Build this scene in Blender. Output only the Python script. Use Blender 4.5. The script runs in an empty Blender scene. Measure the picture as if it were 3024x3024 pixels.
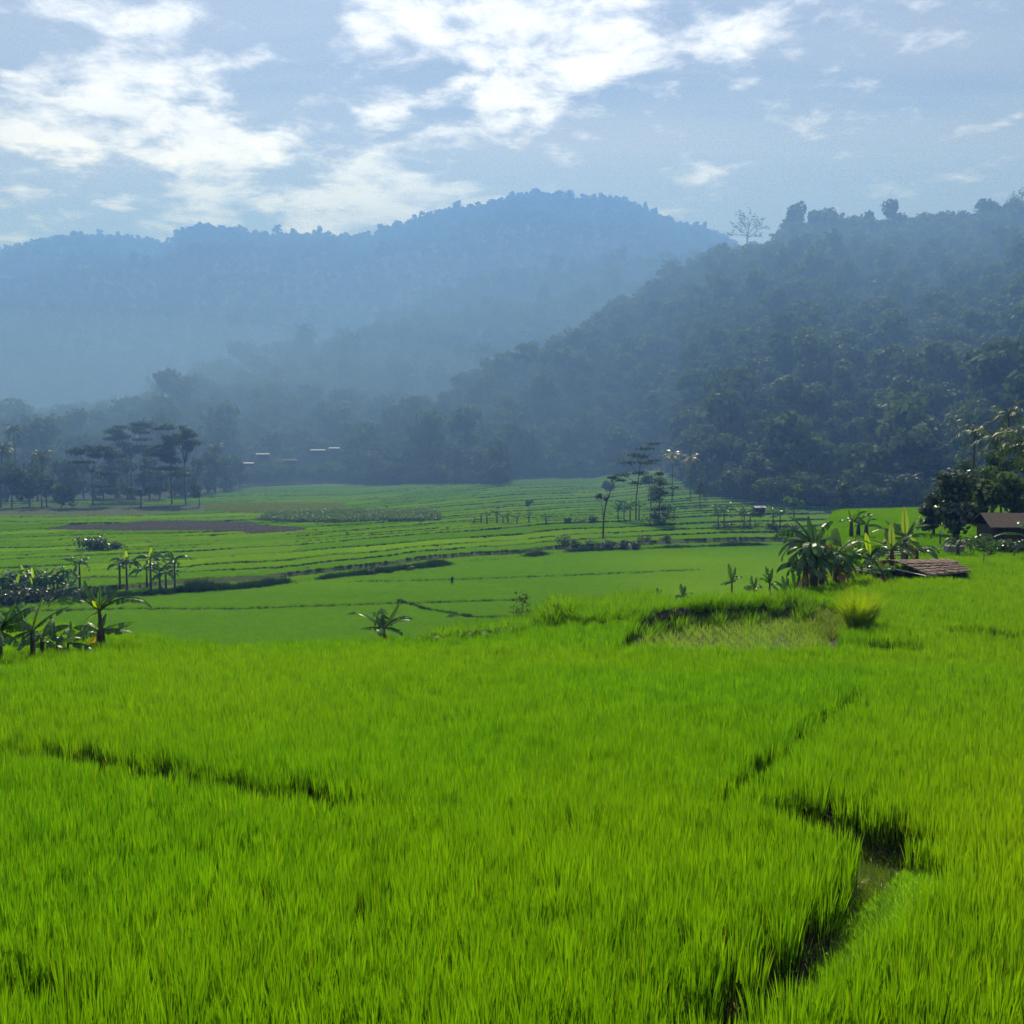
import bpy, math, random
import numpy as np
from mathutils import Vector, Matrix

random.seed(7)
RNG = np.random.default_rng(7)
sc = bpy.context.scene
COL = sc.collection
pi = math.pi

# ------------------------------------------------------------------ camera, sky, sun, exposure
F_PX = 1027.0
PITCH = math.atan(72.0 / F_PX)
CAMZ = 26.0
cam_d = bpy.data.cameras.new("camera")
cam = bpy.data.objects.new("camera", cam_d)
COL.objects.link(cam)
cam_d.sensor_fit = 'HORIZONTAL'
cam_d.sensor_width = 36.0
cam_d.lens = 36.0 * F_PX / 1024.0
cam_d.clip_start = 0.1
cam_d.clip_end = 20000
cam.location = (0, 0, CAMZ)
cam.rotation_euler = (pi / 2 - PITCH, 0, 0)
sc.camera = cam

SUN_AZ = math.radians(-6.0)     # left of the view axis (+Y), seen from above
SUN_EL = math.radians(50.0)
sun_d = bpy.data.lights.new("sun", 'SUN')
sun_d.energy = 5.0
sun_d.angle = math.radians(0.5)
sun_d.color = (1.0, 0.98, 0.95)
sun = bpy.data.objects.new("sun", sun_d)
COL.objects.link(sun)
sdir = Vector((math.sin(SUN_AZ) * math.cos(SUN_EL), math.cos(SUN_AZ) * math.cos(SUN_EL), math.sin(SUN_EL)))
sun.rotation_euler = sdir.to_track_quat('Z', 'Y').to_euler()
sun.location = (0, 0, 300)

sc.view_settings.view_transform = 'Standard'
try:
    sc.view_settings.look = 'None'
except Exception:
    pass
sc.view_settings.gamma = 1.0
sc.view_settings.exposure = 0.2
sc.view_settings.use_curve_mapping = False
cy = sc.cycles
cy.max_bounces = 6
cy.diffuse_bounces = 3
cy.glossy_bounces = 2
cy.transmission_bounces = 4
cy.transparent_max_bounces = 6
cy.volume_bounces = 0
cy.sample_clamp_indirect = 4.0
cy.use_denoising = True
cy.denoising_prefilter = 'NONE'
cy.use_adaptive_sampling = False
cy.caustics_reflective = False
cy.caustics_refractive = False

def build_world():
    w = bpy.data.worlds.new("World")
    sc.world = w
    w.use_nodes = True
    nt = w.node_tree
    N, L = nt.nodes, nt.links
    N.clear()
    out = N.new('ShaderNodeOutputWorld')
    sky = N.new('ShaderNodeTexSky')
    sky.sky_type = 'NISHITA'
    sky.sun_disc = False
    sky.sun_elevation = SUN_EL
    sky.sun_rotation = SUN_AZ
    sky.air_density = 1.0
    sky.dust_density = 0.6
    sky.ozone_density = 2.0
    bg = N.new('ShaderNodeBackground')
    bg.inputs['Strength'].default_value = SKY_STRENGTH
    L.new(sky.outputs[0], bg.inputs['Color'])
    tc = N.new('ShaderNodeTexCoord')
    sep = N.new('ShaderNodeSeparateXYZ')
    L.new(tc.outputs['Generated'], sep.inputs[0])

    def M(op, a, b=None, c=None, clamp=False):
        n = N.new('ShaderNodeMath')
        n.operation = op
        n.use_clamp = clamp
        for i, v in enumerate((a, b, c)):
            if v is None:
                continue
            if isinstance(v, (int, float)):
                n.inputs[i].default_value = v
            else:
                L.new(v, n.inputs[i])
        return n.outputs[0]
    X, Y, Z = sep.outputs
    az = M('ARCTAN2', X, Y)
    el = M('ARCSINE', Z)
    # a cloud deck: the direction met with a plane overhead
    den = M('ADD', M('MAXIMUM', Z, 0.0), 0.16)
    comb = N.new('ShaderNodeCombineXYZ')
    L.new(M('DIVIDE', X, den), comb.inputs[0])
    L.new(M('DIVIDE', Y, den), comb.inputs[1])
    deck = comb.outputs[0]

    def noise(scale, detail, rough, dist, vec, sx=1.0, sy=1.0, off=0.0, rot=0.0):
        mp = N.new('ShaderNodeMapping')
        mp.inputs['Location'].default_value = (off, off * 0.7, off * 0.3)
        mp.inputs['Rotation'].default_value = (0, 0, rot)
        mp.inputs['Scale'].default_value = (sx, sy, 1)
        L.new(vec, mp.inputs[0])
        n = N.new('ShaderNodeTexNoise')
        n.inputs['Scale'].default_value = scale
        n.inputs['Detail'].default_value = detail
        n.inputs['Roughness'].default_value = rough
        n.inputs['Distortion'].default_value = dist
        L.new(mp.outputs[0], n.inputs['Vector'])
        return n.outputs['Fac']

    def smooth(v, a, b):
        n = N.new('ShaderNodeMapRange')
        n.interpolation_type = 'SMOOTHSTEP'
        n.inputs['From Min'].default_value = a
        n.inputs['From Max'].default_value = b
        L.new(v, n.inputs['Value'])
        return n.outputs['Result']
    # where the photograph's cumulus heads stand: azimuth, elevation, widths (from pixel sizes), weight
    blobs = [(60, 122, 95, 30, 1.0), (165, 118, 70, 30, 1.0), (115, 72, 55, 18, .8), (205, 163, 38, 15, 1.0),
             (257, 150, 24, 11, .9), (302, 131, 22, 14, .9), (198, 202, 24, 18, .9), (345, 210, 85, 26, 1.4),
             (372, 168, 36, 13, 1.0), (425, 195, 50, 16, .9), (430, 12, 62, 30, 1.0), (525, 50, 75, 36, 1.1),
             (600, 22, 50, 40, 1.0), (520, 98, 55, 20, .9), (365, 36, 24, 12, .9), (395, 117, 36, 9, .9),
             (715, 38, 46, 20, 1.0), (768, 18, 30, 16, .9), (793, 58, 16, 7, .7), (868, 82, 26, 8, .7),
             (50, 8, 85, 16, .8), (165, 14, 36, 20, .9), (660, 210, 24, 7, .7), (700, 178, 22, 6, .6),
             (50, 212, 36, 7, .7), (15, 236, 26, 8, .7), (120, 200, 18, 6, .6), (165, 236, 20, 10, 1.0),
             (900, 8, 60, 12, .7), (500, 135, 40, 10, .6)]
    tot = None
    for px, py, rx, ry, wgt in blobs:
        u = (px - 512) / F_PX
        v = (512 - py) / F_PX
        yy = math.cos(PITCH) + v * math.sin(PITCH)
        zz = -math.sin(PITCH) + v * math.cos(PITCH)
        a0 = math.atan2(u, yy)
        e0 = math.atan2(zz, math.hypot(u, yy))
        da = M('MULTIPLY', M('SUBTRACT', az, a0), F_PX / rx)
        de = M('MULTIPLY', M('SUBTRACT', el, e0), F_PX / ry)
        r2 = M('ADD', M('MULTIPLY', da, da), M('MULTIPLY', de, de))
        g = M('MULTIPLY', M('EXPONENT', M('MULTIPLY', r2, -0.7)), wgt)
        tot = g if tot is None else M('ADD', tot, g)
    near_view = M('MULTIPLY', smooth(M('ABSOLUTE', az), 0.75, 0.48), smooth(el, 0.62, 0.42))
    # elsewhere the same kind of sky goes on: loose heads by noise alone
    broad = smooth(noise(1.1, 3, .5, 0.2, deck, off=4.2), 0.44, 0.66)
    heads = M('ADD', M('MULTIPLY', M('MINIMUM', tot, 1.15), near_view),
              M('MULTIPLY', broad, M('SUBTRACT', 1.0, near_view)))
    fine = M('ADD', M('MULTIPLY', noise(5.5, 9, .58, 0.3, deck, sx=1.0, sy=1.1), .62), M('MULTIPLY', noise(13.0, 9, .60, 0.25, deck, off=2.0), .38))
    body = M('ADD', M('MULTIPLY', heads, 0.50), M('MULTIPLY', M('SUBTRACT', fine, 0.5), 2.9))
    cum = smooth(body, 0.10, 0.74)
    veil_n = noise(1.0, 6, .6, 0.6, deck, sx=0.55, sy=1.5, off=1.7, rot=0.5)
    veil = M('ADD', M('MULTIPLY', smooth(veil_n, 0.24, 0.62), 0.66), 0.22)
    shade = noise(4.5, 6, .6, .2, deck, off=9.0)

    # cloud colours (thin veil is bluish grey, heads near white, brighter towards the sun)
    sd = N.new('ShaderNodeVectorMath')
    sd.operation = 'DOT_PRODUCT'
    L.new(tc.outputs['Generated'], sd.inputs[0])
    sd.inputs[1].default_value = sdir
    glow = smooth(sd.outputs['Value'], 0.62, 1.0)
    hv = N.new('ShaderNodeMix')
    hv.data_type = 'RGBA'
    hv.inputs['A'].default_value = HEAD_LO
    hv.inputs['B'].default_value = HEAD_HI
    L.new(smooth(shade, 0.34, 0.62), hv.inputs['Factor'])
    bgv = N.new('ShaderNodeBackground')
    bgv.inputs['Color'].default_value = VEIL_COL
    L.new(M('ADD', 1.0, M('MULTIPLY', glow, 0.5)), bgv.inputs['Strength'])
    bgc = N.new('ShaderNodeBackground')
    L.new(hv.outputs['Result'], bgc.inputs['Color'])
    L.new(M('ADD', 1.0, M('MULTIPLY', glow, 0.45)), bgc.inputs['Strength'])
    m1 = N.new('ShaderNodeMixShader')
    L.new(veil, m1.inputs[0])
    L.new(bg.outputs[0], m1.inputs[1])
    L.new(bgv.outputs[0], m1.inputs[2])
    m2 = N.new('ShaderNodeMixShader')
    L.new(cum, m2.inputs[0])
    L.new(m1.outputs[0], m2.inputs[1])
    L.new(bgc.outputs[0], m2.inputs[2])
    L.new(m2.outputs[0], out.inputs['Surface'])
    w.cycles.sampling_method = 'NONE'

SKY_STRENGTH = 0.05
VEIL_COL = (0.272, 0.312, 0.388, 1)
HEAD_LO = (0.58, 0.63, 0.84, 1)
HEAD_HI = (0.69, 0.73, 0.94, 1)
build_world()

HAZE_DENSITY = 0.00043
HAZE_COLOR = (0.12, 0.30, 1.0, 1)
HAZE_ANISO = 0.3
HAZE_TOP = 760.0
SMOKE_SHELLS = [(330, 1000, 5, 950, 770, 215, .00016, (.28, .51, .95, 1)), (180, 640, 5, 1000, 385, 165, .0013, (.27, .50, .97, 1)), (-260, 540, 5, 380, 232, 85, .0012, (.31, .54, .95, 1))]

# ------------------------------------------------------------------ helpers
def link(name, me, loc=(0, 0, 0), parent=None):
    o = bpy.data.objects.new(name, me)
    COL.objects.link(o)
    o.location = loc
    if parent is not None:
        o.parent = parent
    return o

def tag(o, label=None, cat=None, group=None, kind=None):
    if label: o['label'] = label
    if cat: o['category'] = cat
    if group: o['group'] = group
    if kind: o['kind'] = kind
    return o

def thing(name, label, cat, loc, rz=0.0, group=None, scale=1.0):
    o = bpy.data.objects.new(name, None)
    COL.objects.link(o)
    o.empty_display_size = 0.2
    o.location = loc
    o.rotation_euler = (0, 0, rz)
    o.scale = (scale,) * 3
    return tag(o, label, cat, group)

class MB:
    """collects vertices, faces and a per-vertex float 'tone'"""
    def __init__(s):
        s.v, s.f, s.t, s.m = [], [], [], []
    def add(s, verts, faces, tone=0.5, mi=0):
        o = len(s.v)
        s.v.extend([tuple(map(float, p)) for p in verts])
        s.t.extend([tone] * len(verts) if isinstance(tone, (int, float)) else list(tone))
        s.f.extend([tuple(int(i) + o for i in f) for f in faces])
        s.m.extend([mi] * len(faces))
    def tube(s, pts, rad, n=7, tone=0.5, mi=0, cap=True):
        pts = [Vector(p) for p in pts]
        k = len(pts)
        if isinstance(rad, (int, float)): rad = [rad] * k
        V, Fc = [], []
        ref = Vector((0.3, 1, 0.1)).normalized()
        for i, p in enumerate(pts):
            t = (pts[min(i + 1, k - 1)] - pts[max(i - 1, 0)])
            t = t.normalized() if t.length > 1e-9 else Vector((0, 0, 1))
            a = t.cross(ref)
            if a.length < 1e-4: a = t.cross(Vector((1, 0, 0)))
            a.normalize()
            b = t.cross(a)
            for j in range(n):
                q = 2 * pi * j / n
                V.append(p + (a * math.cos(q) + b * math.sin(q)) * rad[i])
        for i in range(k - 1):
            for j in range(n):
                j2 = (j + 1) % n
                Fc.append((i * n + j, i * n + j2, (i + 1) * n + j2, (i + 1) * n + j))
        if cap:
            Fc.append(tuple(range((k - 1) * n, k * n)))
            Fc.append(tuple(reversed(range(n))))
        s.add(V, Fc, tone, mi)
    def box(s, c, size, rz=0.0, tone=0.5, mi=0):
        hx, hy, hz = size[0] / 2, size[1] / 2, size[2] / 2
        R = Matrix.Rotation(rz, 3, 'Z')
        V = [Vector(c) + R @ Vector((sx * hx, sy * hy, sz * hz)) for sx in (-1, 1) for sy in (-1, 1) for sz in (-1, 1)]
        Fc = [(0, 1, 3, 2), (4, 6, 7, 5), (0, 4, 5, 1), (2, 3, 7, 6), (0, 2, 6, 4), (1, 5, 7, 3)]
        s.add(V, Fc, tone, mi)
    def mesh(s, name, mats, smooth=False):
        me = bpy.data.meshes.new(name)
        me.from_pydata(s.v, [], s.f)
        at = me.attributes.new('tone', 'FLOAT', 'POINT')
        at.data.foreach_set('value', np.array(s.t, dtype=np.float32))
        if not isinstance(mats, (list, tuple)): mats = [mats]
        for m in mats: me.materials.append(m)
        if len(mats) > 1:
            me.polygons.foreach_set('material_index', np.array(s.m, dtype=np.int32))
        if smooth:
            me.polygons.foreach_set('use_smooth', np.ones(len(s.f), dtype=bool))
        me.update()
        return me

def np_mesh(name, V, quads, mats, smooth=True, attrs=None):
    me = bpy.data.meshes.new(name)
    V = np.asarray(V, dtype=np.float32)
    quads = np.asarray(quads, dtype=np.int32)
    k = quads.shape[1]
    me.vertices.add(len(V))
    me.vertices.foreach_set('co', V.ravel())
    me.loops.add(quads.size)
    me.loops.foreach_set('vertex_index', quads.ravel())
    me.polygons.add(len(quads))
    me.polygons.foreach_set('loop_start', np.arange(0, quads.size, k, dtype=np.int32))
    me.polygons.foreach_set('loop_total', np.full(len(quads), k, dtype=np.int32))
    me.polygons.foreach_set('use_smooth', np.full(len(quads), smooth, dtype=bool))
    for m in (mats if isinstance(mats, (list, tuple)) else [mats]): me.materials.append(m)
    for nm, (ty, arr) in (attrs or {}).items():
        a = me.attributes.new(nm, ty, 'POINT')
        key = 'color' if ty == 'FLOAT_COLOR' else ('vector' if ty == 'FLOAT_VECTOR' else 'value')
        a.data.foreach_set(key, np.asarray(arr, dtype=np.float32).ravel())
    me.update(calc_edges=True)
    me.validate()
    return me

def grid_quads(nr, nc):
    i = np.arange(nr - 1)[:, None] * nc + np.arange(nc - 1)[None, :]
    return np.stack([i, i + 1, i + nc + 1, i + nc], -1).reshape(-1, 4)

# value noise on the plane (numpy)
_PERM = RNG.random((256, 256))
def vnoise(x, y):
    x = np.asarray(x, float); y = np.asarray(y, float)
    xi = np.floor(x).astype(int); yi = np.floor(y).astype(int)
    fx = x - xi; fy = y - yi
    fx = fx * fx * (3 - 2 * fx); fy = fy * fy * (3 - 2 * fy)
    g = lambda a, b: _PERM[a & 255, b & 255]
    return ((g(xi, yi) * (1 - fx) + g(xi + 1, yi) * fx) * (1 - fy) + (g(xi, yi + 1) * (1 - fx) + g(xi + 1, yi + 1) * fx) * fy) * 2 - 1
def fbm(x, y, o=4):
    s = 0; a = 1.0; t = 0
    for k in range(o):
        s = s + a * vnoise(x * 2 ** k + 17.3 * k, y * 2 ** k + 5.1 * k); t += a; a *= 0.5
    return s / t
def sstep(a, b, v):
    t = np.clip((np.asarray(v, float) - a) / (b - a), 0, 1)
    return t * t * (3 - 2 * t)

# ------------------------------------------------------------------ pixel -> world
cp, sp = math.cos(PITCH), math.sin(PITCH)
def ray(px, py):
    u = (px - 512) / F_PX; v = (512 - py) / F_PX
    return np.array([u, cp + v * sp, -sp + v * cp])
def P(px, py, d):
    r = ray(px, py)
    r = r / r[1] * d
    return np.array([r[0], r[1], r[2] + CAMZ])

# ------------------------------------------------------------------ the ground as a height function
EDGE = np.array([(-80, 62), (-40, 52), (-25, 46), (-18.3, 41.8), (-14.5, 38.8), (-11.5, 35.6), (-9.4, 34), (-6, 36), (-2.5, 36.9),
                 (1, 39.5), (3.8, 44), (8.5, 47), (13.2, 49.6), (16.5, 52.5), (19.5, 58), (24, 75), (31, 100), (41, 128), (90, 150), (400, 150)], float)
YB = np.array([(-400, 125), (-130, 132), (-74, 148.5), (-57.7, 155), (-42, 164), (-26.6, 180), (-6.2, 200), (14.4, 218), (46, 228), (80, 235), (300, 245)], float)
KR = np.array([(-300, .012), (-150, .013), (-60, .014), (0, .029), (35, .029), (60, .048), (120, .052), (300, .052)], float)
def edge_y(x): return np.interp(x, EDGE[:, 0], EDGE[:, 1])
def bench_D(x, y):
    lin = 5 + .096 * (y - 9)
    flat = np.where(y < 30, lin, 7.016 + (y - 30) * .02)
    w = sstep(-4, 5, x)
    return lin * (1 - w) + flat * w
_STEP = np.cumsum(RNG.uniform(4.5, 15.0, 80)) - 3.0
def terrace(x, y):
    """(index, distance to the nearest terrace edge, inside coordinate)"""
    s = y - np.interp(x, YB[:, 0], YB[:, 1])
    u = s + 8.0 * fbm(x / 46.0, y / 60.0 + 3.0, 3) + 2.0 * vnoise(x / 9.0, y / 30.0)
    k = np.searchsorted(_STEP, u)
    lo = np.where(k > 0, _STEP[np.clip(k - 1, 0, 79)], -1e3)
    hi = _STEP[np.clip(k, 0, 79)]
    return k, s, u, u - lo, hi - u
def valley_D(x, y):
    k, s, u, a, b = terrace(x, y)
    base = np.where(k > 0, _STEP[np.clip(k - 1, 0, 79)], 0.0)
    rise = np.where(k > 0, .60 + np.interp(x, KR[:, 0], KR[:, 1]) * np.clip(base, 0, 290), 0.0)
    return 24.0 - rise
def ground0(x, y):
    x = np.asarray(x, float); y = np.asarray(y, float)
    bD = bench_D(x, y)
    vD = valley_D(x, y)
    out = y - edge_y(x)
    D = np.where(out <= 0, bD, np.minimum(bD + np.clip(out, 0, None) * .62, vD))
    far = sstep(460, 1200, y)
    D = D * (1 - far) + 14.0 * far
    return CAMZ - D
def hit(px, py, h=0.0, ymax=600):
    r = ray(px, py)
    ys = np.geomspace(5, ymax, 6000)
    x = r[0] / r[1] * ys; z = CAMZ + r[2] / r[1] * ys
    g = ground0(x, ys) + h
    i = int(np.argmax(z < g))
    return np.array([x[i], ys[i], g[i] - h])

def line_pts(pix, h):
    return np.array([hit(a, b, h)[:2] for a, b in pix])
def dist_poly(x, y, L):
    d = np.full(np.shape(x), 1e9); 
    for (x0, y0), (x1, y1) in zip(L[:-1], L[1:]):
        dx, dy = x1 - x0, y1 - y0
        t = np.clip(((x - x0) * dx + (y - y0) * dy) / (dx * dx + dy * dy + 1e-9), 0, 1)
        d = np.minimum(d, np.hypot(x - x0 - t * dx, y - y0 - t * dy))
    return d
def in_poly(x, y, L):
    c = np.zeros(np.shape(x), bool); n = len(L); j = n - 1
    for i in range(n):
        xi, yi = L[i]; xj, yj = L[j]
        c ^= ((yi > y) != (yj > y)) & (x < (xj - xi) * (y - yi) / (yj - yi + 1e-12) + xi)
        j = i
    return c

# gaps between the near plots (pixel line, height the line was read at, half width, depth)
GAPS = [
    (line_pts([(-40, 745), (0, 750), (60, 755), (120, 766), (180, 776), (240, 786), (300, 795), (345, 802)], .45), .46, .22),
    (line_pts([(806, 826), (840, 836), (880, 846)], .25), .68, .30),
    (line_pts([(882, 852), (872, 888), (864, 913), (846, 948), (818, 974), (800, 990), (760, 1016), (700, 1050)], .15), .30, .25),
    (line_pts([(716, 800), (746, 780), (781, 750), (828, 716), (852, 698), (868, 686)], .5), .19, .10),
    (line_pts([(968, 634), (1000, 637), (1060, 641)], .4), .75, .3),
    (line_pts([(870, 650), (896, 653)], .25), .85, .5),
    (line_pts([(-20, 1000), (20, 1012), (60, 1040)], .2), .11, .08),
]
PATH = line_pts([(910, 882), (908, 892), (902, 908), (888, 936), (866, 968), (838, 1004), (812, 1040)], .20)
PLOT = line_pts([(622, 640), (650, 630), (690, 623), (760, 618), (812, 619), (826, 626), (838, 640), (800, 644), (740, 645), (680, 643)], 0.0)
PLOT_RICE = PLOT.copy()
_nearside = [0, 6, 7, 8, 9]
for _i in _nearside:
    PLOT_RICE[_i] *= (PLOT[_i, 1] - 3.5) / PLOT[_i, 1]
PLOT = PLOT_RICE
BERM = line_pts([(520, 634), (560, 634), (600, 632), (640, 626), (690, 619), (750, 614), (800, 612)], 0.1)
BANK = line_pts([(806, 612), (826, 620), (842, 636)], .1)
def carve(x, y):
    d = np.zeros(np.shape(x))
    for L, hw, dp in GAPS:
        d = np.maximum(d, dp * (1 - sstep(hw * .6, hw * 1.5, dist_poly(x, y, L))))
    return d
PLOT_Z = float(np.min(ground0(PLOT[:, 0], PLOT[:, 1]))) - 0.12
def ground(x, y):
    z = ground0(x, y)
    near = (np.asarray(y) < 62)
    if np.any(near):
        x = np.asarray(x, float); y = np.asarray(y, float)
        cz = z - carve(x, y) + .14 * (1 - sstep(.10, .60, dist_poly(x, y, PATH))) + .50 * (1 - sstep(.1, 1.0, dist_poly(x, y, BERM))) \
            + .06 * (1 - sstep(.1, .9, dist_poly(x, y, BANK)))
        inp = in_poly(x, y, PLOT)
        cz = np.where(inp, PLOT_Z, cz)
        z = np.where(near, cz, z)
    return z
def gz(x, y): return float(ground(np.array([x]), np.array([y]))[0])

# special plots in the valley (plan polygons from pixel corners read on the ground)
MUD = line_pts([(40, 530), (70, 525), (120, 524), (150, 521), (250, 522), (262, 525), (300, 527), (312, 531), (250, 534), (235, 532), (150, 532)], 0)
FALLOW = line_pts([(-60, 516), (-60, 505), (60, 505), (205, 504), (205, 512), (110, 517)], 0)
CORN = line_pts([(205, 512), (205, 505), (345, 504), (345, 511), (250, 514)], 0)
CASSAVA = line_pts([(255, 522), (270, 513), (350, 512), (440, 513), (440, 522), (340, 524)], 0)

# ------------------------------------------------------------------ materials
def new_mat(name):
    m = bpy.data.materials.new(name)
    m.use_nodes = True
    nt = m.node_tree
    nt.nodes.clear()
    out = nt.nodes.new('ShaderNodeOutputMaterial')
    return m, nt.nodes, nt.links, out

def leaf_mat(name, dark, light, odd=None, odd_at=0.93, trans=0.5, tcol=None, gloss=0.08, rough=0.35, inst_tint=None, noise_scale=None):
    """thin leaf: diffuse + translucent + a little gloss; colour varies with 'tone' and per instance"""
    m, N, L, out = new_mat(name)
    at = N.new('ShaderNodeAttribute'); at.attribute_name = 'tone'
    oi = N.new('ShaderNodeObjectInfo')
    add = N.new('ShaderNodeMath'); add.operation = 'MULTIPLY_ADD'
    L.new(oi.outputs['Random'], add.inputs[0]); add.inputs[1].default_value = 0.5
    mul = N.new('ShaderNodeMath'); mul.operation = 'MULTIPLY'
    L.new(at.outputs['Fac'], mul.inputs[0]); mul.inputs[1].default_value = 0.5
    L.new(mul.outputs[0], add.inputs[2])
    fac = add.outputs[0]
    if noise_scale:
        geo = N.new('ShaderNodeNewGeometry')
        nz = N.new('ShaderNodeTexNoise'); nz.inputs['Scale'].default_value = noise_scale; nz.inputs['Detail'].default_value = 4
        L.new(geo.outputs['Position'], nz.inputs['Vector'])
        a2 = N.new('ShaderNodeMath'); a2.operation = 'MULTIPLY_ADD'
        L.new(nz.outputs['Fac'], a2.inputs[0]); a2.inputs[1].default_value = 1.6
        s2 = N.new('ShaderNodeMath'); s2.operation = 'SUBTRACT'; L.new(fac, s2.inputs[0]); s2.inputs[1].default_value = 0.8
        L.new(s2.outputs[0], a2.inputs[2]); a2.use_clamp = True
        fac = a2.outputs[0]
    mix = N.new('ShaderNodeMix'); mix.data_type = 'RGBA'
    mix.inputs['A'].default_value = (*dark, 1); mix.inputs['B'].default_value = (*light, 1)
    L.new(fac, mix.inputs['Factor'])
    col = mix.outputs['Result']
    if inst_tint:
        ti = N.new('ShaderNodeAttribute'); ti.attribute_name = 'tint'; ti.attribute_type = 'INSTANCER'
        m3 = N.new('ShaderNodeMix'); m3.data_type = 'RGBA'
        L.new(ti.outputs['Fac'], m3.inputs['Factor'])
        L.new(col, m3.inputs['A'])
        mx = N.new('ShaderNodeMix'); mx.data_type = 'RGBA'; mx.inputs['Factor'].default_value = 0.75
        L.new(col, mx.inputs['A']); mx.inputs['B'].default_value = (*inst_tint, 1)
        L.new(mx.outputs['Result'], m3.inputs['B'])
        col = m3.outputs['Result']
    if odd:
        gt = N.new('ShaderNodeMath'); gt.operation = 'GREATER_THAN'
        L.new(at.outputs['Fac'], gt.inputs[0]); gt.inputs[1].default_value = odd_at
        m2 = N.new('ShaderNodeMix'); m2.data_type = 'RGBA'
        L.new(gt.outputs[0], m2.inputs['Factor']); L.new(col, m2.inputs['A']); m2.inputs['B'].default_value = (*odd, 1)
        col = m2.outputs['Result']
    df = N.new('ShaderNodeBsdfDiffuse'); L.new(col, df.inputs['Color'])
    tr = N.new('ShaderNodeBsdfTranslucent')
    tm = N.new('ShaderNodeMix'); tm.data_type = 'RGBA'; tm.blend_type = 'MULTIPLY'; tm.inputs['Factor'].default_value = 1.0
    L.new(col, tm.inputs['A']); tm.inputs['B'].default_value = (*(tcol or (1.9, 1.7, .6)), 1)
    L.new(tm.outputs['Result'], tr.inputs['Color'])
    ms = N.new('ShaderNodeMixShader'); ms.inputs[0].default_value = trans
    L.new(df.outputs[0], ms.inputs[1]); L.new(tr.outputs[0], ms.inputs[2])
    gl = N.new('ShaderNodeBsdfGlossy'); gl.inputs['Roughness'].default_value = rough; gl.inputs['Color'].default_value = (1, 1, 1, 1)
    mg = N.new('ShaderNodeMixShader'); mg.inputs[0].default_value = gloss
    L.new(ms.outputs[0], mg.inputs[1]); L.new(gl.outputs[0], mg.inputs[2])
    L.new(mg.outputs[0], out.inputs['Surface'])
    return m

def solid_mat(name, c1, c2, scale=3.0, rough=0.85, spec=0.2, stretch=(1, 1, 1), bump=0.0, metallic=0.0):
    m, N, L, out = new_mat(name)
    tc = N.new('ShaderNodeTexCoord')
    mp = N.new('ShaderNodeMapping'); mp.inputs['Scale'].default_value = stretch
    L.new(tc.outputs['Object'], mp.inputs[0])
    nz = N.new('ShaderNodeTexNoise'); nz.inputs['Scale'].default_value = scale; nz.inputs['Detail'].default_value = 6; nz.inputs['Roughness'].default_value = .65
    L.new(mp.outputs[0], nz.inputs['Vector'])
    rp = N.new('ShaderNodeValToRGB')
    rp.color_ramp.elements[0].position = .3; rp.color_ramp.elements[1].position = .7
    rp.color_ramp.elements[0].color = (*c1, 1); rp.color_ramp.elements[1].color = (*c2, 1)
    L.new(nz.outputs['Fac'], rp.inputs[0])
    b = N.new('ShaderNodeBsdfPrincipled')
    b.inputs['Roughness'].default_value = rough; b.inputs['Specular IOR Level'].default_value = spec; b.inputs['Metallic'].default_value = metallic
    L.new(rp.outputs[0], b.inputs['Base Color'])
    if bump:
        bp = N.new('ShaderNodeBump'); bp.inputs['Strength'].default_value = bump; bp.inputs['Distance'].default_value = .05
        L.new(nz.outputs['Fac'], bp.inputs['Height']); L.new(bp.outputs[0], b.inputs['Normal'])
    L.new(b.outputs[0], out.inputs['Surface'])
    return m

MAT = {}
MAT['rice'] = leaf_mat('rice_leaf', (.032, .118, .002), (.125, .265, .004), odd=(.19, .22, .012), odd_at=.985, trans=.57, tcol=(2.25, 2.2, .35), gloss=.018, rough=.4, inst_tint=(.17, .25, .005))
MAT['rice_far'] = leaf_mat('rice_leaf_young', (.045, .135, .003), (.085, .190, .004), trans=.57, tcol=(2.1, 2.1, .35), gloss=.006, rough=.5, inst_tint=(.15, .26, .004))
MAT['grass'] = leaf_mat('grass_blade', (.035, .10, .008), (.10, .20, .012), odd=(.30, .24, .10), odd_at=.93, trans=.5, tcol=(1.9, 1.8, .6), gloss=.035, rough=.4, inst_tint=(.22, .19, .06))
MAT['banana'] = leaf_mat('banana_leaf', (.018, .062, .008), (.045, .120, .010), trans=.42, tcol=(3.2, 2.9, .5), gloss=.04, rough=.38, noise_scale=1.5)
MAT['banana_young'] = leaf_mat('banana_leaf_young', (.09, .17, .012), (.14, .22, .015), trans=.66, tcol=(2.8, 2.4, .4), gloss=.03, rough=.3)
MAT['banana_dead'] = leaf_mat('banana_leaf_dry', (.10, .055, .02), (.38, .20, .03), trans=.45, tcol=(1.8, 1.4, .7), gloss=.04, rough=.5, noise_scale=4)
MAT['stem'] = solid_mat('banana_stem', (.035, .030, .018), (.10, .085, .04), 6, .7, .3, (1, 1, .3), .4)
MAT['canopy'] = leaf_mat('forest_leaf', (.024, .056, .014), (.080, .122, .028), trans=.32, tcol=(1.9, 1.9, .7), gloss=.012, rough=.5)
MAT['feather'] = leaf_mat('feathery_leaf', (.030, .060, .022), (.060, .100, .032), trans=.35, tcol=(1.7, 1.7, .7), gloss=.010, rough=.45)
MAT['palm'] = leaf_mat('palm_frond', (.030, .060, .022), (.070, .110, .040), trans=.25, tcol=(1.7, 1.6, .6), gloss=.03, rough=.42)
MAT['palm_dry'] = leaf_mat('palm_frond_dry', (.12, .12, .025), (.22, .19, .045), trans=.3, gloss=.1)
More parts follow.
